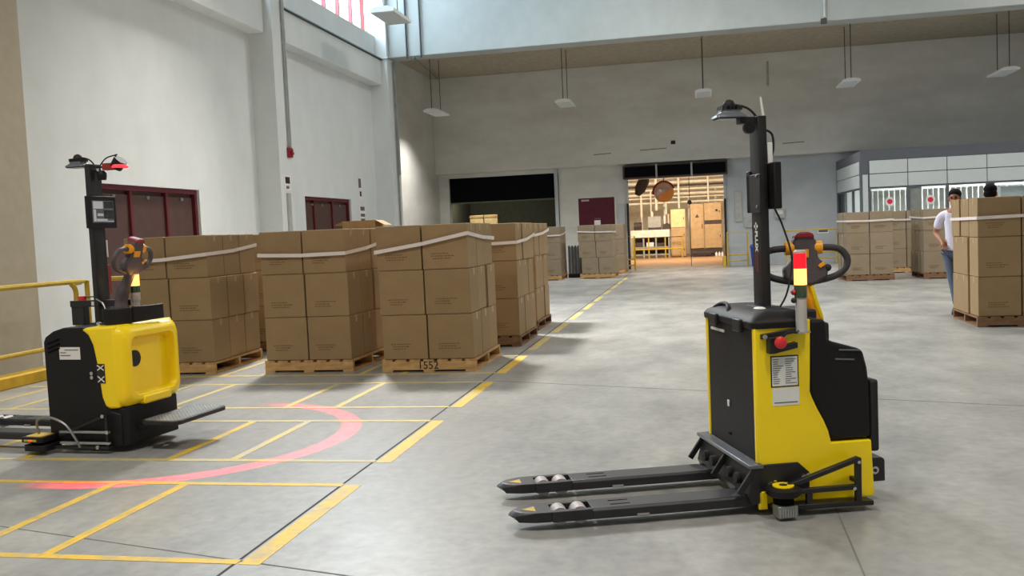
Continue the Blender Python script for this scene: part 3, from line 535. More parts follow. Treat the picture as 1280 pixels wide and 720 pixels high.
# ================================================================== PALLET TRUCKS
def make_handle(parent, M, hub_m, grip_m, accent):
    root = MB().prism([(-.035,-.115),(.045,-.115),(.115,-.075),(.125,-.02),(.07,.03),(.062,.12),(.045,.15),(-.045,.15),(-.062,.12),(-.06,.03),(-.11,-.02),(-.105,-.075)],'xz',-.035,.035).xf(M).build('tiller_head',hub_m,parent,bevel=.014)
    for s in (-1,1):
        P = smooth_path([(s*.06,0,.084),(s*.128,0,.084),(s*.184,0,.074),(s*.216,0,.044),(s*.227,0,.010),(s*.216,0,-.028),(s*.18,0,-.06),(s*.12,0,-.082),(s*.03,0,-.098)],4)
        MB().tube(P,.0185,10).xf(M).build('handle_grip',grip_m,root)
        MB().cyl((s*.052,-.0,.085),(s*.095,0,.085),.036,seg=18).xf(M).build('twist_throttle',accent,root)
    MB().prism([(-.052,.135),(.052,.135),(.046,.158),(.02,.168),(-.02,.168),(-.046,.158)],'xz',-.045,.045).xf(M).build('belly_button','cap_red',root,bevel=.008)
    MB().box(-.055,-.043,.03,.02,-.035,.076).xf(M).build('badge_plate',accent,root,bevel=.004)
    MB().bar((.07,-.04,-.02),(.10,-.04,.0),.012,.02).xf(M).build('horn_button',accent,root,bevel=.003)
    MB().sph((.118,-.02,-.025),.022,.02,.02,10,7).xf(M).build('thumb_wheel','black_matte',root)
    return root
def heat_lamp(parent, c, s, name='spot_lamp', lens='screen_dark'):
    """small finned lamp with a domed cap; c = centre, s = +1/-1 side it hangs out to"""
    o = MB().loft([[(c[0]+x*k,c[1]+y*k,c[2]+z) for x,y in rrect(-.085,-.06,.085,.06,.02,3)] for z,k in ((-.012,1.0),(.0,.95),(.018,.62),(.03,.6))]).build(name,'screen_mid',parent,bevel=.002)
    for k in range(6): MB().box(c[0]-.05+k*.02,c[1]-.04,c[2]+.028,c[0]-.042+k*.02,c[1]+.04,c[2]+.052).build('cooling_fin','black_metal',o,smooth=False)
    MB().lathe([(.035,.045),(.034,.06),(.024,.078),(.008,.086)],c,14).build('dome','black_plastic',o)
    MB().box(c[0]-.07,c[1]-.05,c[2]-.018,c[0]+.07,c[1]+.05,c[2]-.012).build('lens',lens,o,smooth=False)
    MB().tube(smooth_path([(c[0]+.02*s,c[1],c[2]+.06),(c[0]+.10*s,c[1],c[2]+.04),(c[0]+.15*s,c[1],c[2]-.01),(c[0]+.17*s,c[1],c[2]-.07)],4),.006,6).build('lamp_cable','black_matte',o)
    return o
def tower(parent, x, y, z0, segs, r=.031):
    o = MB().cyl((x,y,z0),(x,y,z0+.165),.027,seg=18).build('signal_tower','tower_grey',parent); z = z0+.165
    for h,m in segs: MB().cyl((x,y,z),(x,y,z+h),r,seg=18).build('signal_segment',m,o); z += h
    MB().lathe([(r,z),(r,z+.008),(r*.7,z+.016)],(x,y,0),18).build('tower_cap','tower_grey',o); return o
def scanner(parent, x, y, z):
    o = MB().lathe([(.075,0),(.085,.01),(.085,.035),(.06,.045)],(x,y,z+.06),20).build('laser_scanner','black_plastic',parent)
    MB().cyl((x,y,z+.105),(x,y,z+.11),.052,seg=20).build('scanner_label','truck_yellow',o); MB().cyl((x,y,z+.11),(x,y,z+.112),.02,seg=12).build('scanner_mark','ink_dark',o)
    MB().cyl((x,y,z+.0),(x,y,z+.06),.05,seg=18).build('scanner_window','black_void',o)
    return o

# ---------------- right-hand truck
A = math.radians(18.5)
T = thing('pallet_truck','yellow and black autonomous pallet truck with forks on open floor','pallet truck',(.262,4.63,0),A)
def fork(parent, vc, u0, u1, zt, decal=True):
    w = .085; zb = zt-.052; r = MB()
    tip = [(u0,vc-.025),(u0+.02,vc-.05),(u0+.12,vc-w+.005),(u0+.20,vc-w),(u0+.20,vc+w),(u0+.12,vc+w-.005),(u0+.02,vc+.05),(u0,vc+.025),(u0-.008,vc)]
    n = len(tip); lo = [(max(x,u0+.04) if i in (0,1,6,7,8) else x,vc+(y-vc)*.9,zb+.0) for i,(x,y) in enumerate(tip)]; hi = [(x,y,zt-(.02 if x<u0+.05 else 0)) for x,y in tip]
    top = [(x+.03 if x<u0+.05 else x,vc+(y-vc)*.92,zt) for x,y in tip]
    r.loft([lo,hi,top])
    r.box(u0+.20,vc-w,zb,u0+.40,vc-.05,zt); r.box(u0+.20,vc+.05,zb,u0+.40,vc+w,zt)
    r.prism([(vc-w,zb),(vc-w,zt-.012),(vc-w+.012,zt),(vc+w-.012,zt),(vc+w,zt-.012),(vc+w,zb),(vc+w-.02,zb),(vc+w-.02,zt-.02),(vc-w+.02,zt-.02),(vc-w+.02,zb)],'yz',u0+.40,u1)
    f = r.build('fork','fork_black',parent,bevel=.004)
    for k in (.245,.345): MB().cyl((u0+k,vc-.045,zt-.036),(u0+k,vc+.045,zt-.036),.043,seg=20).build('load_roller','roller',f)
    MB().box(u0+.21,vc-.05,zb,u0+.39,vc+.05,zb+.006).build('roller_bracket','black_matte',f,smooth=False)
    if decal: MB().prism([(u0+.06,vc-.005),(u0+.125,vc-.05),(u0+.125,vc+.03)],'xy',zt,zt+.0015).build('tip_decal','rail_yellow',f,smooth=False)
    for dv in (-.035,.025): MB().box(u0+.50,vc+dv,zt,u0+.60,vc+dv+.008,zt+.0012).build('slot','black_void',f,smooth=False)
    MB().cyl((u0+.62,vc-w-.004,zb+.006),(u0+.68,vc-w-.004,zb+.006),.008,seg=8).build('push_rod','grey_metal',f)
    return f
fork(T,.10,-1.235,.05,.093); fork(T,.62,-1.235,.05,.093)
SP = [(0,.05),(0,.932),(.02,.938),(.293,.962),(.288,.75),(.283,.60),(.295,.565),(.32,.51),(.351,.452),(.375,.395),(.388,.336),(.60,.336),(.612,.06),(.60,.045)]
for v0,v1 in ((0,.035),(.685,.72)): MB().prism(SP,'xz',v0,v1).build('side_panel','truck_yellow',T,bevel=.008)
MB().prism(rrect(.34,.012,.622,.708,.07,5),'xy',.07,.335).build('rear_skirt','truck_yellow',T,bevel=.01)
MB().box(.004,.035,.12,.30,.685,.93).build('battery_case','black_plastic',T,bevel=.006)
# case lid on top
lid = MB().loft([[(x,y,z) for x,y in rrect(a,b,c,d,.04,4)] for z,a,b,c,d in ((.925,-.012,-.008,.285,.728),(.955,-.014,-.010,.288,.730),(.975,.0,.005,.28,.715),(1.0,.045,.06,.262,.66),(1.004,.06,.08,.25,.64))]).build('battery_lid','black_plastic',T,bevel=.004)
for v in (.17,.52): MB().box(-.03,v-.05,.90,-.008,v+.05,.965).build('lid_latch','black_metal',lid,bevel=.006)
MB().tube(smooth_path([(.02,.40,.97),(.03,.42,1.0),(.05,.50,1.012),(.05,.58,1.010),(.03,.64,.985)],4),.012,8).build('lid_handle','black_plastic',lid)
MB().sph((.13,.24,1.004),.03,.045,.008,12,6).build('glove_tag','sticker_white',lid)
lt = MB(); rr = random.Random(3); v = .62
while v > .44: l = rr.uniform(.012,.03); lt.box(-.0025,v-l,.868,.004,v,.882); v -= l+.006
lt.build('case_lettering','sticker_white',T,smooth=False)
MB().box(-.003,.37,.475,.004,.395,.51).build('charge_port','sticker_white',T,bevel=.003); MB().box(-.002,.36,.325,.004,.39,.335).build('latch_slot','black_void',T,smooth=False)
# front drive cover
FC = [(.290,.60),(.293,.955),(.372,.955),(.383,.93),(.386,.852),(.41,.842),(.545,.800),(.572,.785),(.592,.70),(.602,.60),(.604,.345),(.39,.345),(.375,.40),(.351,.455),(.32,.515),(.297,.565)]
MB().prism(FC,'xz',.008,.712).build('drive_cover','black_plastic',T,bevel=.018,seg=3)
for z,a,b in ((.79,.44,.55),(.745,.42,.52)): MB().bar((a,.0055,z+.008),(b,.0055,z),.008,.008).build('vent_slot','screen_mid',T,bevel=.002)
MB().prism(rrect(.34,.22,.44,.50,.03,4),'xy',.93,.985).build('tiller_boot','black_matte',T,bevel=.012)
MB().prism(rrect(.605,.012,.652,.708,.018,4),'xy',.27,.635).build('operator_pad','black_matte',T,bevel=.012)
bp_ = MB().prism([(.60,.11),(.60,.235),(.672,.233),(.686,.22),(.686,.11)],'xz',.03,.69).build('rear_bumper','black_metal',T,bevel=.006); MB().cyl((.63,.026,.17),(.63,.031,.17),.02,seg=14).build('bumper_bolt','chrome',bp_); MB().cyl((.63,.022,.17),(.63,.027,.17),.009,seg=10).build('bolt_hole','ink_dark',bp_)
# fork carriage
MB().prism([(-.06,.105),(-.02,.255),(.01,.262),(.01,.06),(-.04,.06)],'xz',-.02,.755).build('fork_carriage','black_metal',T,bevel=.004)
MB().box(-.055,-.03,.238,.02,.765,.258).build('carriage_bar','screen_mid',T,bevel=.004)
for v in (-.012,.36,.745): MB().bar((-.02,v,.235),(-.105,v,.115),.018,.030).build('carriage_gusset','black_metal',T,bevel=.003)
for v in (.12,.24,.48,.6): MB().cyl((-.05,v,.16),(-.075,v,.16),.028,seg=12).build('link_pin','black_matte',T)
pl = MB().prism([(-.03,.10),(-.03,.252),(.205,.252),(.262,.20),(.262,.125),(.23,.10)],'xz',-.014,0).build('side_plate','black_metal',T,bevel=.003)
for u,z in ((.055,.155),(.23,.18)): MB().cyl((u,-.014,z),(u,-.024,z),.014,seg=12).build('plate_bolt','chrome',pl); MB().cyl((u+.025,-.014,z+.008),(u+.025,-.02,z+.008),.011,seg=10).build('plate_bolt','chrome',pl)
# side guard frame with scanner
G = [((.08,.14),(.49,.265)),((.487,.27),(.485,.035)),((.14,.05),(.56,.04)),((.10,.125),(.48,.125)),((.23,.13),(.23,.05))]
gf = thing_ = MB().bar((G[0][0][0],-.07,G[0][0][1]),(G[0][1][0],-.07,G[0][1][1]),.03,.024).build('side_guard','black_metal',T,bevel=.003)
for a,b in G[1:]: MB().bar((a[0],-.07,a[1]),(b[0],-.07,b[1]),.03,.024).build('guard_bar','black_metal',gf,bevel=.003)
MB().bar((.05,-.035,.05),(.56,-.035,.04),.05,.02).build('guard_step','black_metal',gf,bevel=.003)
MB().bar((.487,-.07,.15),(.487,.0,.15),.02,.02).build('guard_stay','black_metal',gf); MB().bar((.14,-.07,.09),(.14,.0,.09),.02,.02).build('guard_stay','black_metal',gf)
for u,z in ((.485,.25),(.46,.12)): MB().cyl((u,-.085,z),(u,-.09,z),.009,seg=10).build('guard_bolt','chrome',gf)
scanner(T,.095,-.08,.055)
sb = MB().box(.045,-.135,.015,.145,-.06,.075).build('scanner_bracket','grey_metal',T,bevel=.004)
for k in range(7): MB().box(.05+k*.013,-.139,.02,.056+k*.013,-.135,.06).build('rib','zinc',sb,smooth=False)
MB().box(-.005,-.02,.03,.04,.0,.12).build('chassis_foot','truck_yellow',T,bevel=.004)
# emergency stop and bracket
eb = MB().prism([(.03,.875),(.255,.905),(.255,.93),(.03,.90)],'xz',-.02,0).build('tower_bracket','black_metal',T,bevel=.003)
for u,z in ((.045,.888),(.235,.915)): MB().cyl((u,-.02,z),(u,-.03,z),.012,seg=12).build('bracket_bolt','chrome',eb)
MB().box(.20,-.06,.90,.265,.0,.908).build('tower_shelf','zinc',eb,smooth=False)
es = MB().prism([(.06,.805),(.085,.805),(.205,.828),(.205,.855),(.10,.838),(.10,.885),(.06,.885)],'xz',-.045,0).build('emergency_bracket','black_metal',T,bevel=.003)
MB().cyl((.105,-.045,.862),(.105,-.06,.862),.018,seg=16).build('stop_collar','black_matte',es); MB().lathe([(.022,0),(.03,.008),(.03,.02),(.02,.028),(.005,.03)],(.105,-.058,.862),20,Matrix.Rotation(math.radians(90),4,'X')).build('stop_button','red_button',es)
MB().tube(smooth_path([(.12,-.05,.88),(.15,-.06,.91),(.2,-.05,.905),(.22,-.03,.92)],4),.006,6).build('stop_cable','black_matte',es)
# rating plate and blank sticker
rp = MB().box(.080,-.002,.632,.224,0,.788).build('rating_plate','ink_dark',T,smooth=False); MB().box(.086,-.003,.638,.218,-.001,.782).build('plate_face','sticker_white',rp,smooth=False)
ln = MB(); rr = random.Random(8)
for k in range(12):
    z = .768-k*.0108
    for a,b in ((.092,.145),(.155,.212)): ln.box(a,-.0038,z,a+(b-a)*rr.uniform(.4,1),-.002,z+.0035)
ln.build('plate_print','ink',rp,smooth=False)
st = MB().box(.086,-.002,.540,.225,0,.628).build('white_sticker','sticker_white',T,smooth=False); MB().box(.095,-.003,.552,.215,-.001,.557).build('sticker_print','ink',st,smooth=False)
# signal tower
tower(T,.232,-.03,.908,((.062,'lens_green'),(.08,'lens_amber'),(.075,'lens_red')))
for z in (1.06,1.10): MB().sph((.195,-.03,z),.014,.014,.014,10,6).build('cable_gland','cap_red' if z>1.08 else 'black_matte',T)
ll = bpy.data.lights.new('tower_glow','POINT'); ll.energy = .6; ll.color = (1,.45,.12); ll.shadow_soft_size = .04; lo = bpy.data.objects.new('tower_glow',ll); COL.objects.link(lo); lo.parent = T; lo.location = (.232,-.09,1.17)
# mast with lamp, monitor, antenna
def mast(parent, u, vc, z0, z1):
    m = MB().prism(rrect(u-.024,vc-.062,u+.024,vc+.062,.006,2),'xy',z0,z1).build('mast','black_metal',parent,bevel=.002)
    MB().box(u-.06,vc-.08,z0-.006,u+.06,vc+.08,z0+.008).build('mast_foot','black_metal',m,bevel=.003)
    return m
ms = mast(T,.196,.36,1.0,2.0)
fx = frame_matrix((.196-.0245,.36,1.350),(0,0,-1),(0,-1,0),(-1,0,0))
text('FLUX',.046,'brand_lettering','sticker_white',ms,fx,.0008,.002)
MB().prism([(0,.028),(.022,0),(0,-.028),(-.022,0)],'xy',0,.001).xf(frame_matrix((.196-.0245,.36,1.428),(0,0,-1),(0,-1,0),(-1,0,0))).build('brand_logo','sticker_white',ms,smooth=False)
for s in (-1,1): MB().bar((-.024,0,.0012),(.024,0,.0012),.005,.001).xf(frame_matrix((.196-.0245,.36,1.428),(0,0,-1),(0,-1,0),(-1,0,0))@Matrix.Rotation(s*math.radians(42),4,'Z')).build('logo_cut','black_metal',ms,smooth=False)
rt = MB(); rr = random.Random(5)
for k in range(8): rt.box(.196-.0255,.335,1.278-k*.013,.196-.024,.335+rr.uniform(.03,.05),1.286-k*.013)
rt.build('red_lettering','red_text',ms,smooth=False)
mn = MB().box(.222,.225,1.515,.262,.495,1.755).build('monitor','black_plastic',ms,bevel=.006); MB().box(.262,.24,1.53,.265,.48,1.74).build('screen','screen_dark',mn,smooth=False); MB().box(.16,.405,1.50,.222,.45,1.72).build('monitor_bracket','black_metal',mn,bevel=.003); MB().box(.16,.27,1.50,.17,.45,1.70).build('monitor_bracket','black_metal',mn,bevel=.003)
for z in (1.53,1.69): MB().cyl((.158,.30,z),(.152,.30,z),.008,seg=10).build('bracket_screw','chrome',mn)
MB().box(.222,.30,1.74,.25,.345,1.86).build('radio_box','sticker_white',ms,bevel=.004); MB().cyl((.215,.33,2.0),(.205,.335,2.10),.008,.006,8).build('antenna','sticker_white',ms)
MB().tube(smooth_path([(.225,.33,1.93),(.26,.325,1.90),(.262,.325,1.82),(.24,.325,1.76)],5),.006,6).build('radio_cable','black_matte',ms)
MB().tube(smooth_path([(.25,.30,1.52),(.29,.29,1.42),(.33,.28,1.25),(.30,.28,1.08),(.26,.30,.99)],5),.005,6).build('mast_cable','black_matte',ms)
MB().box(.09,.33,1.965,.18,.39,2.0).build('lamp_bracket','black_metal',ms,bevel=.003); MB().cyl((.13,.30,1.94),(.13,.33,1.94),.03,seg=16).build('mast_camera','black_plastic',ms); heat_lamp(ms,(.045,.37,2.01),1)
# tiller
MH = frame_matrix((.430,.36,1.217),(.976,-.216,0),(.216,.976,-.08),(.03,.07,1))
make_handle(T,MH,'grip','grip_dark','truck_gold')
MB().tube(smooth_path([(.435,.36,1.13),(.445,.355,1.06),(.462,.355,.99),(.485,.36,.93),(.49,.36,.86)],4),[.03]*5+[.038]*5+[.044]*7,12).build('tiller_arm','truck_gold',T); MB().tube([(.452,.32,1.10),(.475,.315,1.01),(.505,.32,.93)],.012,8).build('tiller_edge','truck_yellow',T)
MB().prism(rrect(.44,.28,.535,.44,.03,4),'xy',.80,.905).build('tiller_base','black_matte',T,bevel=.012)

# ---------------- left-hand truck (with stand-on platform)
A2 = math.radians(-6)
P = thing('pallet_truck','yellow fronted pallet truck with fold-down platform parked at left','pallet truck',(-4.66,5.87,0),A2)
fork(P,.085,-1.35,-.02,.125); fork(P,.535,-1.35,-.02,.125)
BC = [(-.035,.06),(-.04,.80),(-.02,.84),(.05,.88),(.143,.905),(.32,.905),(.40,.88),(.46,.78),(.52,.30),(.60,.28),(.60,.05),(-.02,.05)]
MB().prism(BC,'xz',0,.62).build('battery_case','black_plastic',P,bevel=.012)
for z in (.80,.765,.735): MB().bar((.0,-.002,z-.01),(.11,-.002,z+.025),.004,.012).build('vent_slot','black_void',P,smooth=False)
MB().prism(rrect(.30,.01,.63,.61,.06,4),'xy',.05,.32).build('drive_base','black_plastic',P,bevel=.008)
YC = [(.31,.892),(.36,.905),(.58,.915),(.60,.915),(.60,.325),(.52,.318),(.48,.335),(.455,.40),(.445,.50),(.43,.64),(.405,.78),(.37,.85)]
MB().prism(YC,'xz',-.012,.632).build('front_cover','truck_yellow',P,bevel=.02,seg=3)
# rounded front with a knee recess
def ring(u, y0, z0, y1, z1, r): return [(u,y,z) for y,z in rrect(y0,z0,y1,z1,r,5)]
MB().loft([ring(.56,-.011,.325,.631,.913,.05),ring(.63,-.004,.33,.624,.905,.07),ring(.665,.025,.355,.595,.88,.08),ring(.675,.05,.37,.57,.86,.08),ring(.672,.075,.40,.55,.825,.06),ring(.60,.10,.42,.53,.80,.05)],cap=False).build('knee_frame','truck_yellow',P,bevel=.004); MB().box(.575,.09,.41,.605,.54,.81).build('knee_panel','truck_yellow',P,bevel=.004)
MB().box(.60,.16,.325,.69,.46,.39).build('front_step','truck_yellow',P,bevel=.015)
MB().lathe([(.06,0),(.06,.012),(.045,.016),(.02,.012)],(.605,.17,.66),20,Matrix.Rotation(math.radians(90),4,'Y')).build('horn_disc','black_matte',P)
MB().prism(rrect(.56,.03,.64,.59,.03,3),'xy',.05,.33).build('bumper_skirt','black_plastic',P,bevel=.006)
pf = MB().loft([[(x,y,z) for x,y in rrect(.70,.05,1.03,.67,.06,4)] for z in (.195,.225)]).build('standing_platform','black_metal',P,bevel=.004)
td = MB()
for i in range(9):
    for j in range(17): td.box(.735+i*.031,.085+j*.034,.225,.750+i*.031,.101+j*.034,.229)
MB().prism(rrect(.72,.07,1.01,.65,.05,4),'xy',.225,.227).build('tread_mat','tread',pf,smooth=False); td.build('tread_studs','zinc',pf,smooth=False)['kind'] = 'stuff'
for v in (.15,.5): MB().bar((.62,v,.14),(.74,v,.20),.05,.04).build('platform_hinge','black_metal',P,bevel=.004)
# stickers
lb = MB().box(.100,-.002,.675,.285,0,.765).build('white_label','sticker_white',P,smooth=False)
for k,(a,b) in enumerate(((.15,.27),(.11,.16),(.11,.2))): MB().box(a,-.0035,.742-k*.02,b,-.001,.748-k*.02).build('label_print','ink',lb,smooth=False)
ws = MB().box(.432,-.0145,.505,.502,-.011,.645).build('warning_sticker','ink_dark',P,smooth=False)
for a,b,c,d in ((.44,.60,.495,.635),(.44,.515,.495,.555)): MB().bar((a,-.016,b),(c,-.016,d),.004,.007).build('warning_mark','sticker_white',ws,smooth=False); MB().bar((a,-.016,d),(c,-.016,b),.004,.007).build('warning_mark','sticker_white',ws,smooth=False)
for z in (.575,.545): MB().cyl((.378,-.001,z),(.378,-.010,z),.014,seg=12).build('panel_screw','chrome',P)
# scanner, guard bars and hose
sc = MB().prism(rrect(-.14,-.16,.06,.02,.03,3),'xy',.03,.075).build('laser_scanner','black_plastic',P,bevel=.005); MB().prism(rrect(-.15,-.17,.05,.0,.03,3),'xy',.095,.135).build('scanner_head','black_plastic',sc,bevel=.005)
MB().cyl((-.05,-.08,.03),(-.05,-.08,.1),.06,seg=18).build('scanner_window','black_void',sc); MB().prism(rrect(-.12,-.15,.03,-.02,.02,3),'xy',.135,.139).build('scanner_label','rail_yellow',sc,smooth=False); MB().box(-.11,-.173,.105,.0,-.17,.12).build('scanner_strip','rail_yellow',sc,smooth=False); MB().box(-.065,-.175,.108,-.045,-.172,.116).build('status_light','lamp_red',sc,smooth=False)
gb = MB().bar((.10,-.05,.13),(.50,-.03,.275),.02,.016).build('side_guard','black_metal',P,bevel=.002)
for z in (.155,.075): MB().bar((.10,-.05,z),(.52,-.03,z),.02,.016).build('guard_bar','zinc',gb,bevel=.002)
MB().bar((.02,-.06,.045),(.52,-.03,.045),.04,.02).build('guard_step','black_metal',gb,bevel=.002); MB().bar((.50,-.03,.28),(.50,-.03,.04),.02,.016).build('guard_bar','black_metal',gb)
for u,z in ((.49,.275),(.43,.05),(.52,.16)): MB().cyl((u,-.05,z),(u,-.06,z),.014,seg=12).build('guard_bolt','chrome',gb)
MB().tube(smooth_path([(-.08,-.06,.14),(-.06,-.09,.24),(.06,-.10,.27),(.2,-.10,.22),(.27,-.09,.12),(.29,-.07,.05)],5),.009,8).build('flexible_hose','grey_metal',P)
# mast, bracket, pads
m2 = mast(P,.19,.36,.905,2.10)
mo = MB().box(.222,.215,1.62,.255,.505,1.86).build('monitor','black_plastic',m2,bevel=.006); MB().box(.255,.25,1.66,.258,.47,1.825).build('screen','screen_mid',mo,smooth=False)
for y0,z0,y1,z1,m in ((.26,1.765,.36,1.82,'screen_light'),(.375,1.77,.465,1.82,'screen_dark'),(.26,1.67,.285,1.76,'screen_light'),(.29,1.67,.40,1.69,'screen_light'),(.30,1.71,.36,1.73,'screen_light'),(.40,1.668,.468,1.675,'screen_light'),(.37,1.69,.465,1.755,'screen_dark')): MB().box(.258,y0,z0,.2595,y1,z1).build('screen_area',m,mo,smooth=False)
MB().cyl((.20,.36,2.06),(.235,.36,2.06),.014,seg=12).build('mast_bolt','chrome',m2); MB().box(.168,.36,2.07,.4,.38,2.085).build('lamp_arm','black_metal',m2,bevel=.002); MB().box(.05,.34,2.085,.2,.38,2.095).build('lamp_arm','black_metal',m2,bevel=.002)
heat_lamp(m2,(.06,.36,2.10),1); MB().lathe([(.03,-.05),(.035,-.02),(.035,.0),(.02,.02)],(.27,.36,2.03),14).build('mast_camera','black_plastic',m2)
al = MB().cyl((.40,.36,2.065),(.45,.36,2.12),.045,.05,18).build('arc_lamp','black_plastic',m2); MB().lathe([(.055,0),(.06,.01),(.05,.022)],(.44,.36,2.06),18).build('red_lens','lamp_red',al); MB().box(.30,.33,2.05,.40,.39,2.10).build('red_clamp','cap_red',al,bevel=.004); MB().tube(smooth_path([(.26,.36,2.09),(.32,.36,2.14),(.42,.36,2.16)],5),.005,6).build('lamp_cable','black_matte',al)
MB().box(.15,.44,1.40,.18,.475,1.53).build('radio_box','sticker_white',m2,bevel=.003); MB().box(.13,.42,1.12,.17,.50,1.34).build('relay_box','cap_red',m2,bevel=.004)
bk = MB().box(-.085,.34,.89,.03,.40,1.075).build('bracket_post','black_metal',P,bevel=.004); MB().box(-.085,.33,1.03,.42,.40,1.078).build('bracket_bar','black_metal',bk,bevel=.003); MB().box(.12,.325,1.04,.18,.33,1.07).build('bracket_tag','sticker_white',bk,smooth=False); MB().cyl((.0,.37,1.078),(.0,.37,1.11),.03,seg=14).build('stop_button','red_button',bk); MB().box(.0,.36,1.10,.20,.385,1.108).build('bracket_lip','black_metal',bk,smooth=False)
MB().tube(smooth_path([(.19,.30,1.09),(.27,.28,1.05),(.32,.26,.95),(.33,.25,.90)],5),.006,6).build('mast_cable','grey_metal',P)
for y in (.12,.2): MB().lathe([(.02,0),(.02,.02),(.01,.03)],(.36,y,.905),10).build('cap_nut','chrome',P)
def curved_plate(pts, t, z0, z1):
    P_ = smooth_path([(x,y,0) for x,y in pts],4); L_ = []; R_ = []
    for i,p in enumerate(P_):
        d = (P_[min(i+1,len(P_)-1)]-P_[max(i-1,0)]).normalized(); nn = Vector((-d.y,d.x,0))*t/2; L_.append(((p+nn).x,(p+nn).y)); R_.append(((p-nn).x,(p-nn).y))
    return MB().prism(L_+R_[::-1],'xy',z0,z1)
curved_plate([(.43,.10),(.49,.105),(.55,.135),(.59,.19)],.035,.912,1.03).build('knee_pad','black_plastic',P,bevel=.008); curved_plate([(.592,.20),(.62,.28),(.635,.38),(.64,.47)],.035,.925,1.035).build('knee_pad','black_plastic',P,bevel=.008)
MB().box(.40,.12,.915,.56,.44,.935).build('pad_base','black_plastic',P,bevel=.004)
tower(P,.45,.42,.90,((.03,'tower_grey'),(.03,'tower_grey'),(.05,'lens_green'),(.085,'lens_amber')),.034)
ll = bpy.data.lights.new('tower_glow','POINT'); ll.energy = .6; ll.color = (1,.45,.12); ll.shadow_soft_size = .04; lo = bpy.data.objects.new('tower_glow',ll); COL.objects.link(lo); lo.parent = P; lo.location = (.52,.36,1.24)
MH2 = frame_matrix((.51,.34,1.375),(-.10,.99,0),(-.96,-.10,.3),(.32,.0,1))
make_handle(P,MH2,'grip','grip','truck_gold')
MB().tube(smooth_path([(.49,.34,1.29),(.44,.34,1.20),(.39,.34,1.10),(.38,.34,1.0),(.38,.34,.90)],4),[.036]*6+[.046]*5+[.055]*6,12).build('tiller_arm','grip',P)
# the red warning arc thrown on the floor by the arc lamp: a masked spotlight
L = bpy.data.lights.new('arc_projector','SPOT'); L.energy = 3400; L.color = (1,.0,.03); L.spot_size = math.radians(110); L.spot_blend = .0; L.shadow_soft_size = .004
lo = bpy.data.objects.new('arc_projector',L); COL.objects.link(lo); lo.parent = P; lo.location = (.44,.36,2.04)
L.use_nodes = True; nt = L.node_tree; N = nt.nodes; K = nt.links; em = N['Emission']
def mth(op, a, b=None):
    n = N.new('ShaderNodeMath'); n.operation = op
    for i,q in enumerate((a,b)):
        if q is None: continue
        if isinstance(q,(int,float)): n.inputs[i].default_value = q
        else: K.new(q,n.inputs[i])
    return n.outputs[0]
tc = N.new('ShaderNodeTexCoord'); sx = N.new('ShaderNodeSeparateXYZ'); K.new(tc.outputs['Normal'],sx.inputs[0])
fz = mth('ABSOLUTE',sx.outputs[2]); sg = mth('SIGN',sx.outputs[2])
# floor position in the lamp's own frame
gx = mth('MULTIPLY',mth('DIVIDE',sx.outputs[0],sx.outputs[2]),-2.04); gy = mth('MULTIPLY',mth('DIVIDE',sx.outputs[1],sx.outputs[2]),-2.04)
CX, CY, RR = .215, .145, 1.33
dx = mth('SUBTRACT',gx,CX); dy = mth('SUBTRACT',gy,CY)
rad = mth('SQRT',mth('ADD',mth('MULTIPLY',dx,dx),mth('MULTIPLY',dy,dy)))
band = mth('MAXIMUM',mth('SUBTRACT',1.0,mth('DIVIDE',mth('ABSOLUTE',mth('SUBTRACT',rad,RR)),.085)),0.0)
band = mth('MINIMUM',mth('MULTIPLY',band,2.0),1.0)
mrn = N.new('ShaderNodeMapRange'); mrn.inputs[1].default_value = -.12; mrn.inputs[2].default_value = .45; K.new(mth('DIVIDE',dx,RR),mrn.inputs[0])
K.new(mth('MULTIPLY',band,mrn.outputs[0]),em.inputs['Strength'])

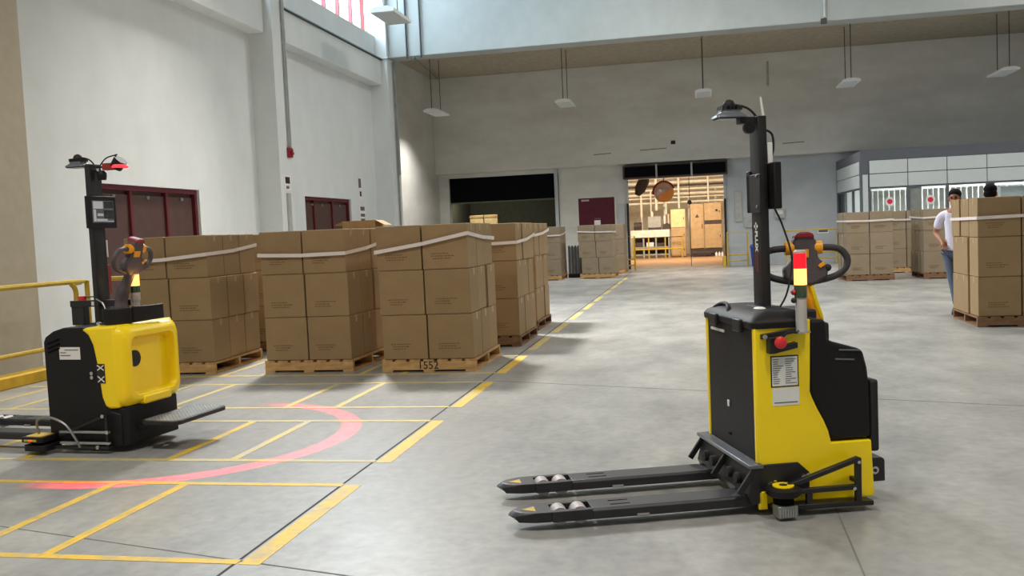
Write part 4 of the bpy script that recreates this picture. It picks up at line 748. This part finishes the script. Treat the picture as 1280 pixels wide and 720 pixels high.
# ================================================================== PEOPLE
def skin(name, m, V_, E_, parent=None, root=0, sub=2):
    me = bpy.data.meshes.new(name); me.from_pydata([v[0] for v in V_],E_,[]); me.materials.append(MATS[m]); o = bpy.data.objects.new(name,me); COL.objects.link(o); o.parent = parent
    o.modifiers.new('skin','SKIN').use_smooth_shade = True
    for i,v in enumerate(V_):
        r = v[1]; me.skin_vertices[0].data[i].radius = r if isinstance(r,tuple) else (r,r); me.skin_vertices[0].data[i].use_root = (i==root)
    s = o.modifiers.new('sub','SUBSURF'); s.levels = sub; s.render_levels = sub
    dg = bpy.context.evaluated_depsgraph_get(); me2 = bpy.data.meshes.new_from_object(o.evaluated_get(dg)); o.modifiers.clear(); o.data = me2; me2.name = name
    if not me2.materials: me2.materials.append(MATS[m])
    return o
def person(label, loc, rz, akimbo, shirt_m, k=1.0):
    p = thing('person',label,'person',loc,rz)
    if akimbo: ra = ((-.185,0,1.43),(-.285,.10,1.175),(-.165,-.07,1.05),(-.135,-.115,1.0))
    else: ra = ((-.185,0,1.43),(-.235,.03,1.15),(-.23,-.04,.90),(-.225,-.06,.82))
    la = ((.185,0,1.43),(.235,.03,1.15),(.23,-.04,.90),(.225,-.06,.82))
    V_ = [((0,0,.96),(.145,.10)),((0,0,1.14),(.13,.09)),((0,0,1.34),(.155,.10)),((0,0,1.46),(.09,.07)),((0,-.005,1.53),(.055,.055)),((0,-.02,1.60),(.066,.078)),((0,-.015,1.68),(.078,.095)),((0,-.005,1.755),(.062,.075))]
    E_ = [(0,1),(1,2),(2,3),(3,4),(4,5),(5,6),(6,7)]
    def chain(start, pts):
        prev = start
        for q,r in pts: V_.append((q,r)); E_.append((prev,len(V_)-1)); prev = len(V_)-1
        return prev
    for arm in (ra,la):
        h = chain(3,[(arm[0],.058),(arm[1],.042),(arm[2],.028),(arm[3],(.034,.020))]); a = Vector(arm[3]); d = (a-Vector(arm[2])).normalized(); sd = d.cross(Vector((0,0,1))); sd = sd.normalized() if sd.length > .1 else Vector((0,1,0))
        for i,(off,ln) in enumerate(((-.027,.062),(-.009,.075),(.009,.072),(.027,.055))): chain(h,[(tuple(a+d*.035+sd*off),.009),(tuple(a+d*(.035+ln*.55)+sd*off*1.1),.0085),(tuple(a+d*(.03+ln)+sd*off*1.0+Vector((0,.012,0))),.007)])
        chain(h,[(tuple(a+sd*.034+d*.005),.010),(tuple(a+sd*.05+d*.04),.008)])
    ln_ = .12 if akimbo else 0
    for s in (-1,1): chain(0,[((s*.095,0,.88),.085),((s*.10+ln_*.5,-.01,.50),.058),((s*.105+ln_,.02,.09),.040),((s*.11+ln_,-.10,.045),(.04,.03))])
    body = skin('body','skin',V_,E_,p)
    sh = [((0,0,.82),(.165,.125)),((0,0,.98),(.16,.118)),((0,0,1.15),(.148,.108)),((0,0,1.34),(.172,.118)),((0,0,1.46),(.10,.082)),((0,-.005,1.505),(.064,.062))]; se = [(0,1),(1,2),(2,3),(3,4),(4,5)]
    for arm in (ra,la):
        a = Vector(arm[0]); b = Vector(arm[1]); n = len(sh); sh += [(tuple(a),.074),(tuple(a.lerp(b,.45)),.066),(tuple(a.lerp(b,.78)),.062)]; se += [(4,n),(n,n+1),(n+1,n+2)]
    skin('shirt',shirt_m,sh,se,p,2)
    jn = [((0,0,.94),(.15,.108))]; je = []
    for s in (-1,1):
        n = len(jn); jn += [((s*.095,0,.86),.098),((s*.10+ln_*.5,-.01,.50),.072),((s*.105+ln_,.018,.10),.062)]; je += [(0,n),(n,n+1),(n+1,n+2)]
    skin('jeans','jeans',jn,je,p)
    for s in (-1,1): MB().loft([[(s*.11+ln_+x*w_,-.05+y*l_,z) for x,y in rrect(-.05,-.14,.05,.13,.045,3)] for z,w_,l_ in ((0,1,1),(.03,1,1),(.07,.85,.85),(.10,.7,.5))]).build('shoe','shoe',p,bevel=.004)
    # head details
    hr = MB().sph((0,.016,1.728),.086,.100,.080,18,12); hr.sph((0,.040,1.67),.084,.076,.085,14,8); hr.build('hair','hair',p)
    MB().loft([[(x*w_,-.098-d_,z) for x in (-.012,.012)]+[(x*w_,-.075,z) for x in (.016,-.016)] for z,w_,d_ in ((1.612,1.0,.022),(1.63,.9,.018),(1.665,.5,.004))]).build('nose','skin',p,subd=1)
    for s in (-1,1): MB().sph((s*.03,-.098,1.672),.017,.008,.010,10,6).build('eye','hair',p); MB().bar((s*.015,-.104,1.69),(s*.048,-.096,1.692),.006,.008).build('eyebrow','hair',p); MB().sph((s*.080,.0,1.655),.012,.025,.034,10,6).build('ear','skin',p)
    MB().sph((0,-.096,1.592),.026,.008,.008,10,6).build('mouth','lips',p)
    p.scale = (k,k,k); return p
person('man in pale shirt and jeans, hand on hip, beside the boxes',(3.655,14.25,0),math.radians(-25),True,'shirt',1.0)
person('dark-haired person, only head top showing above right boxes',(4.20,14.5,0),math.radians(160),False,'shirt_dark',1.03)
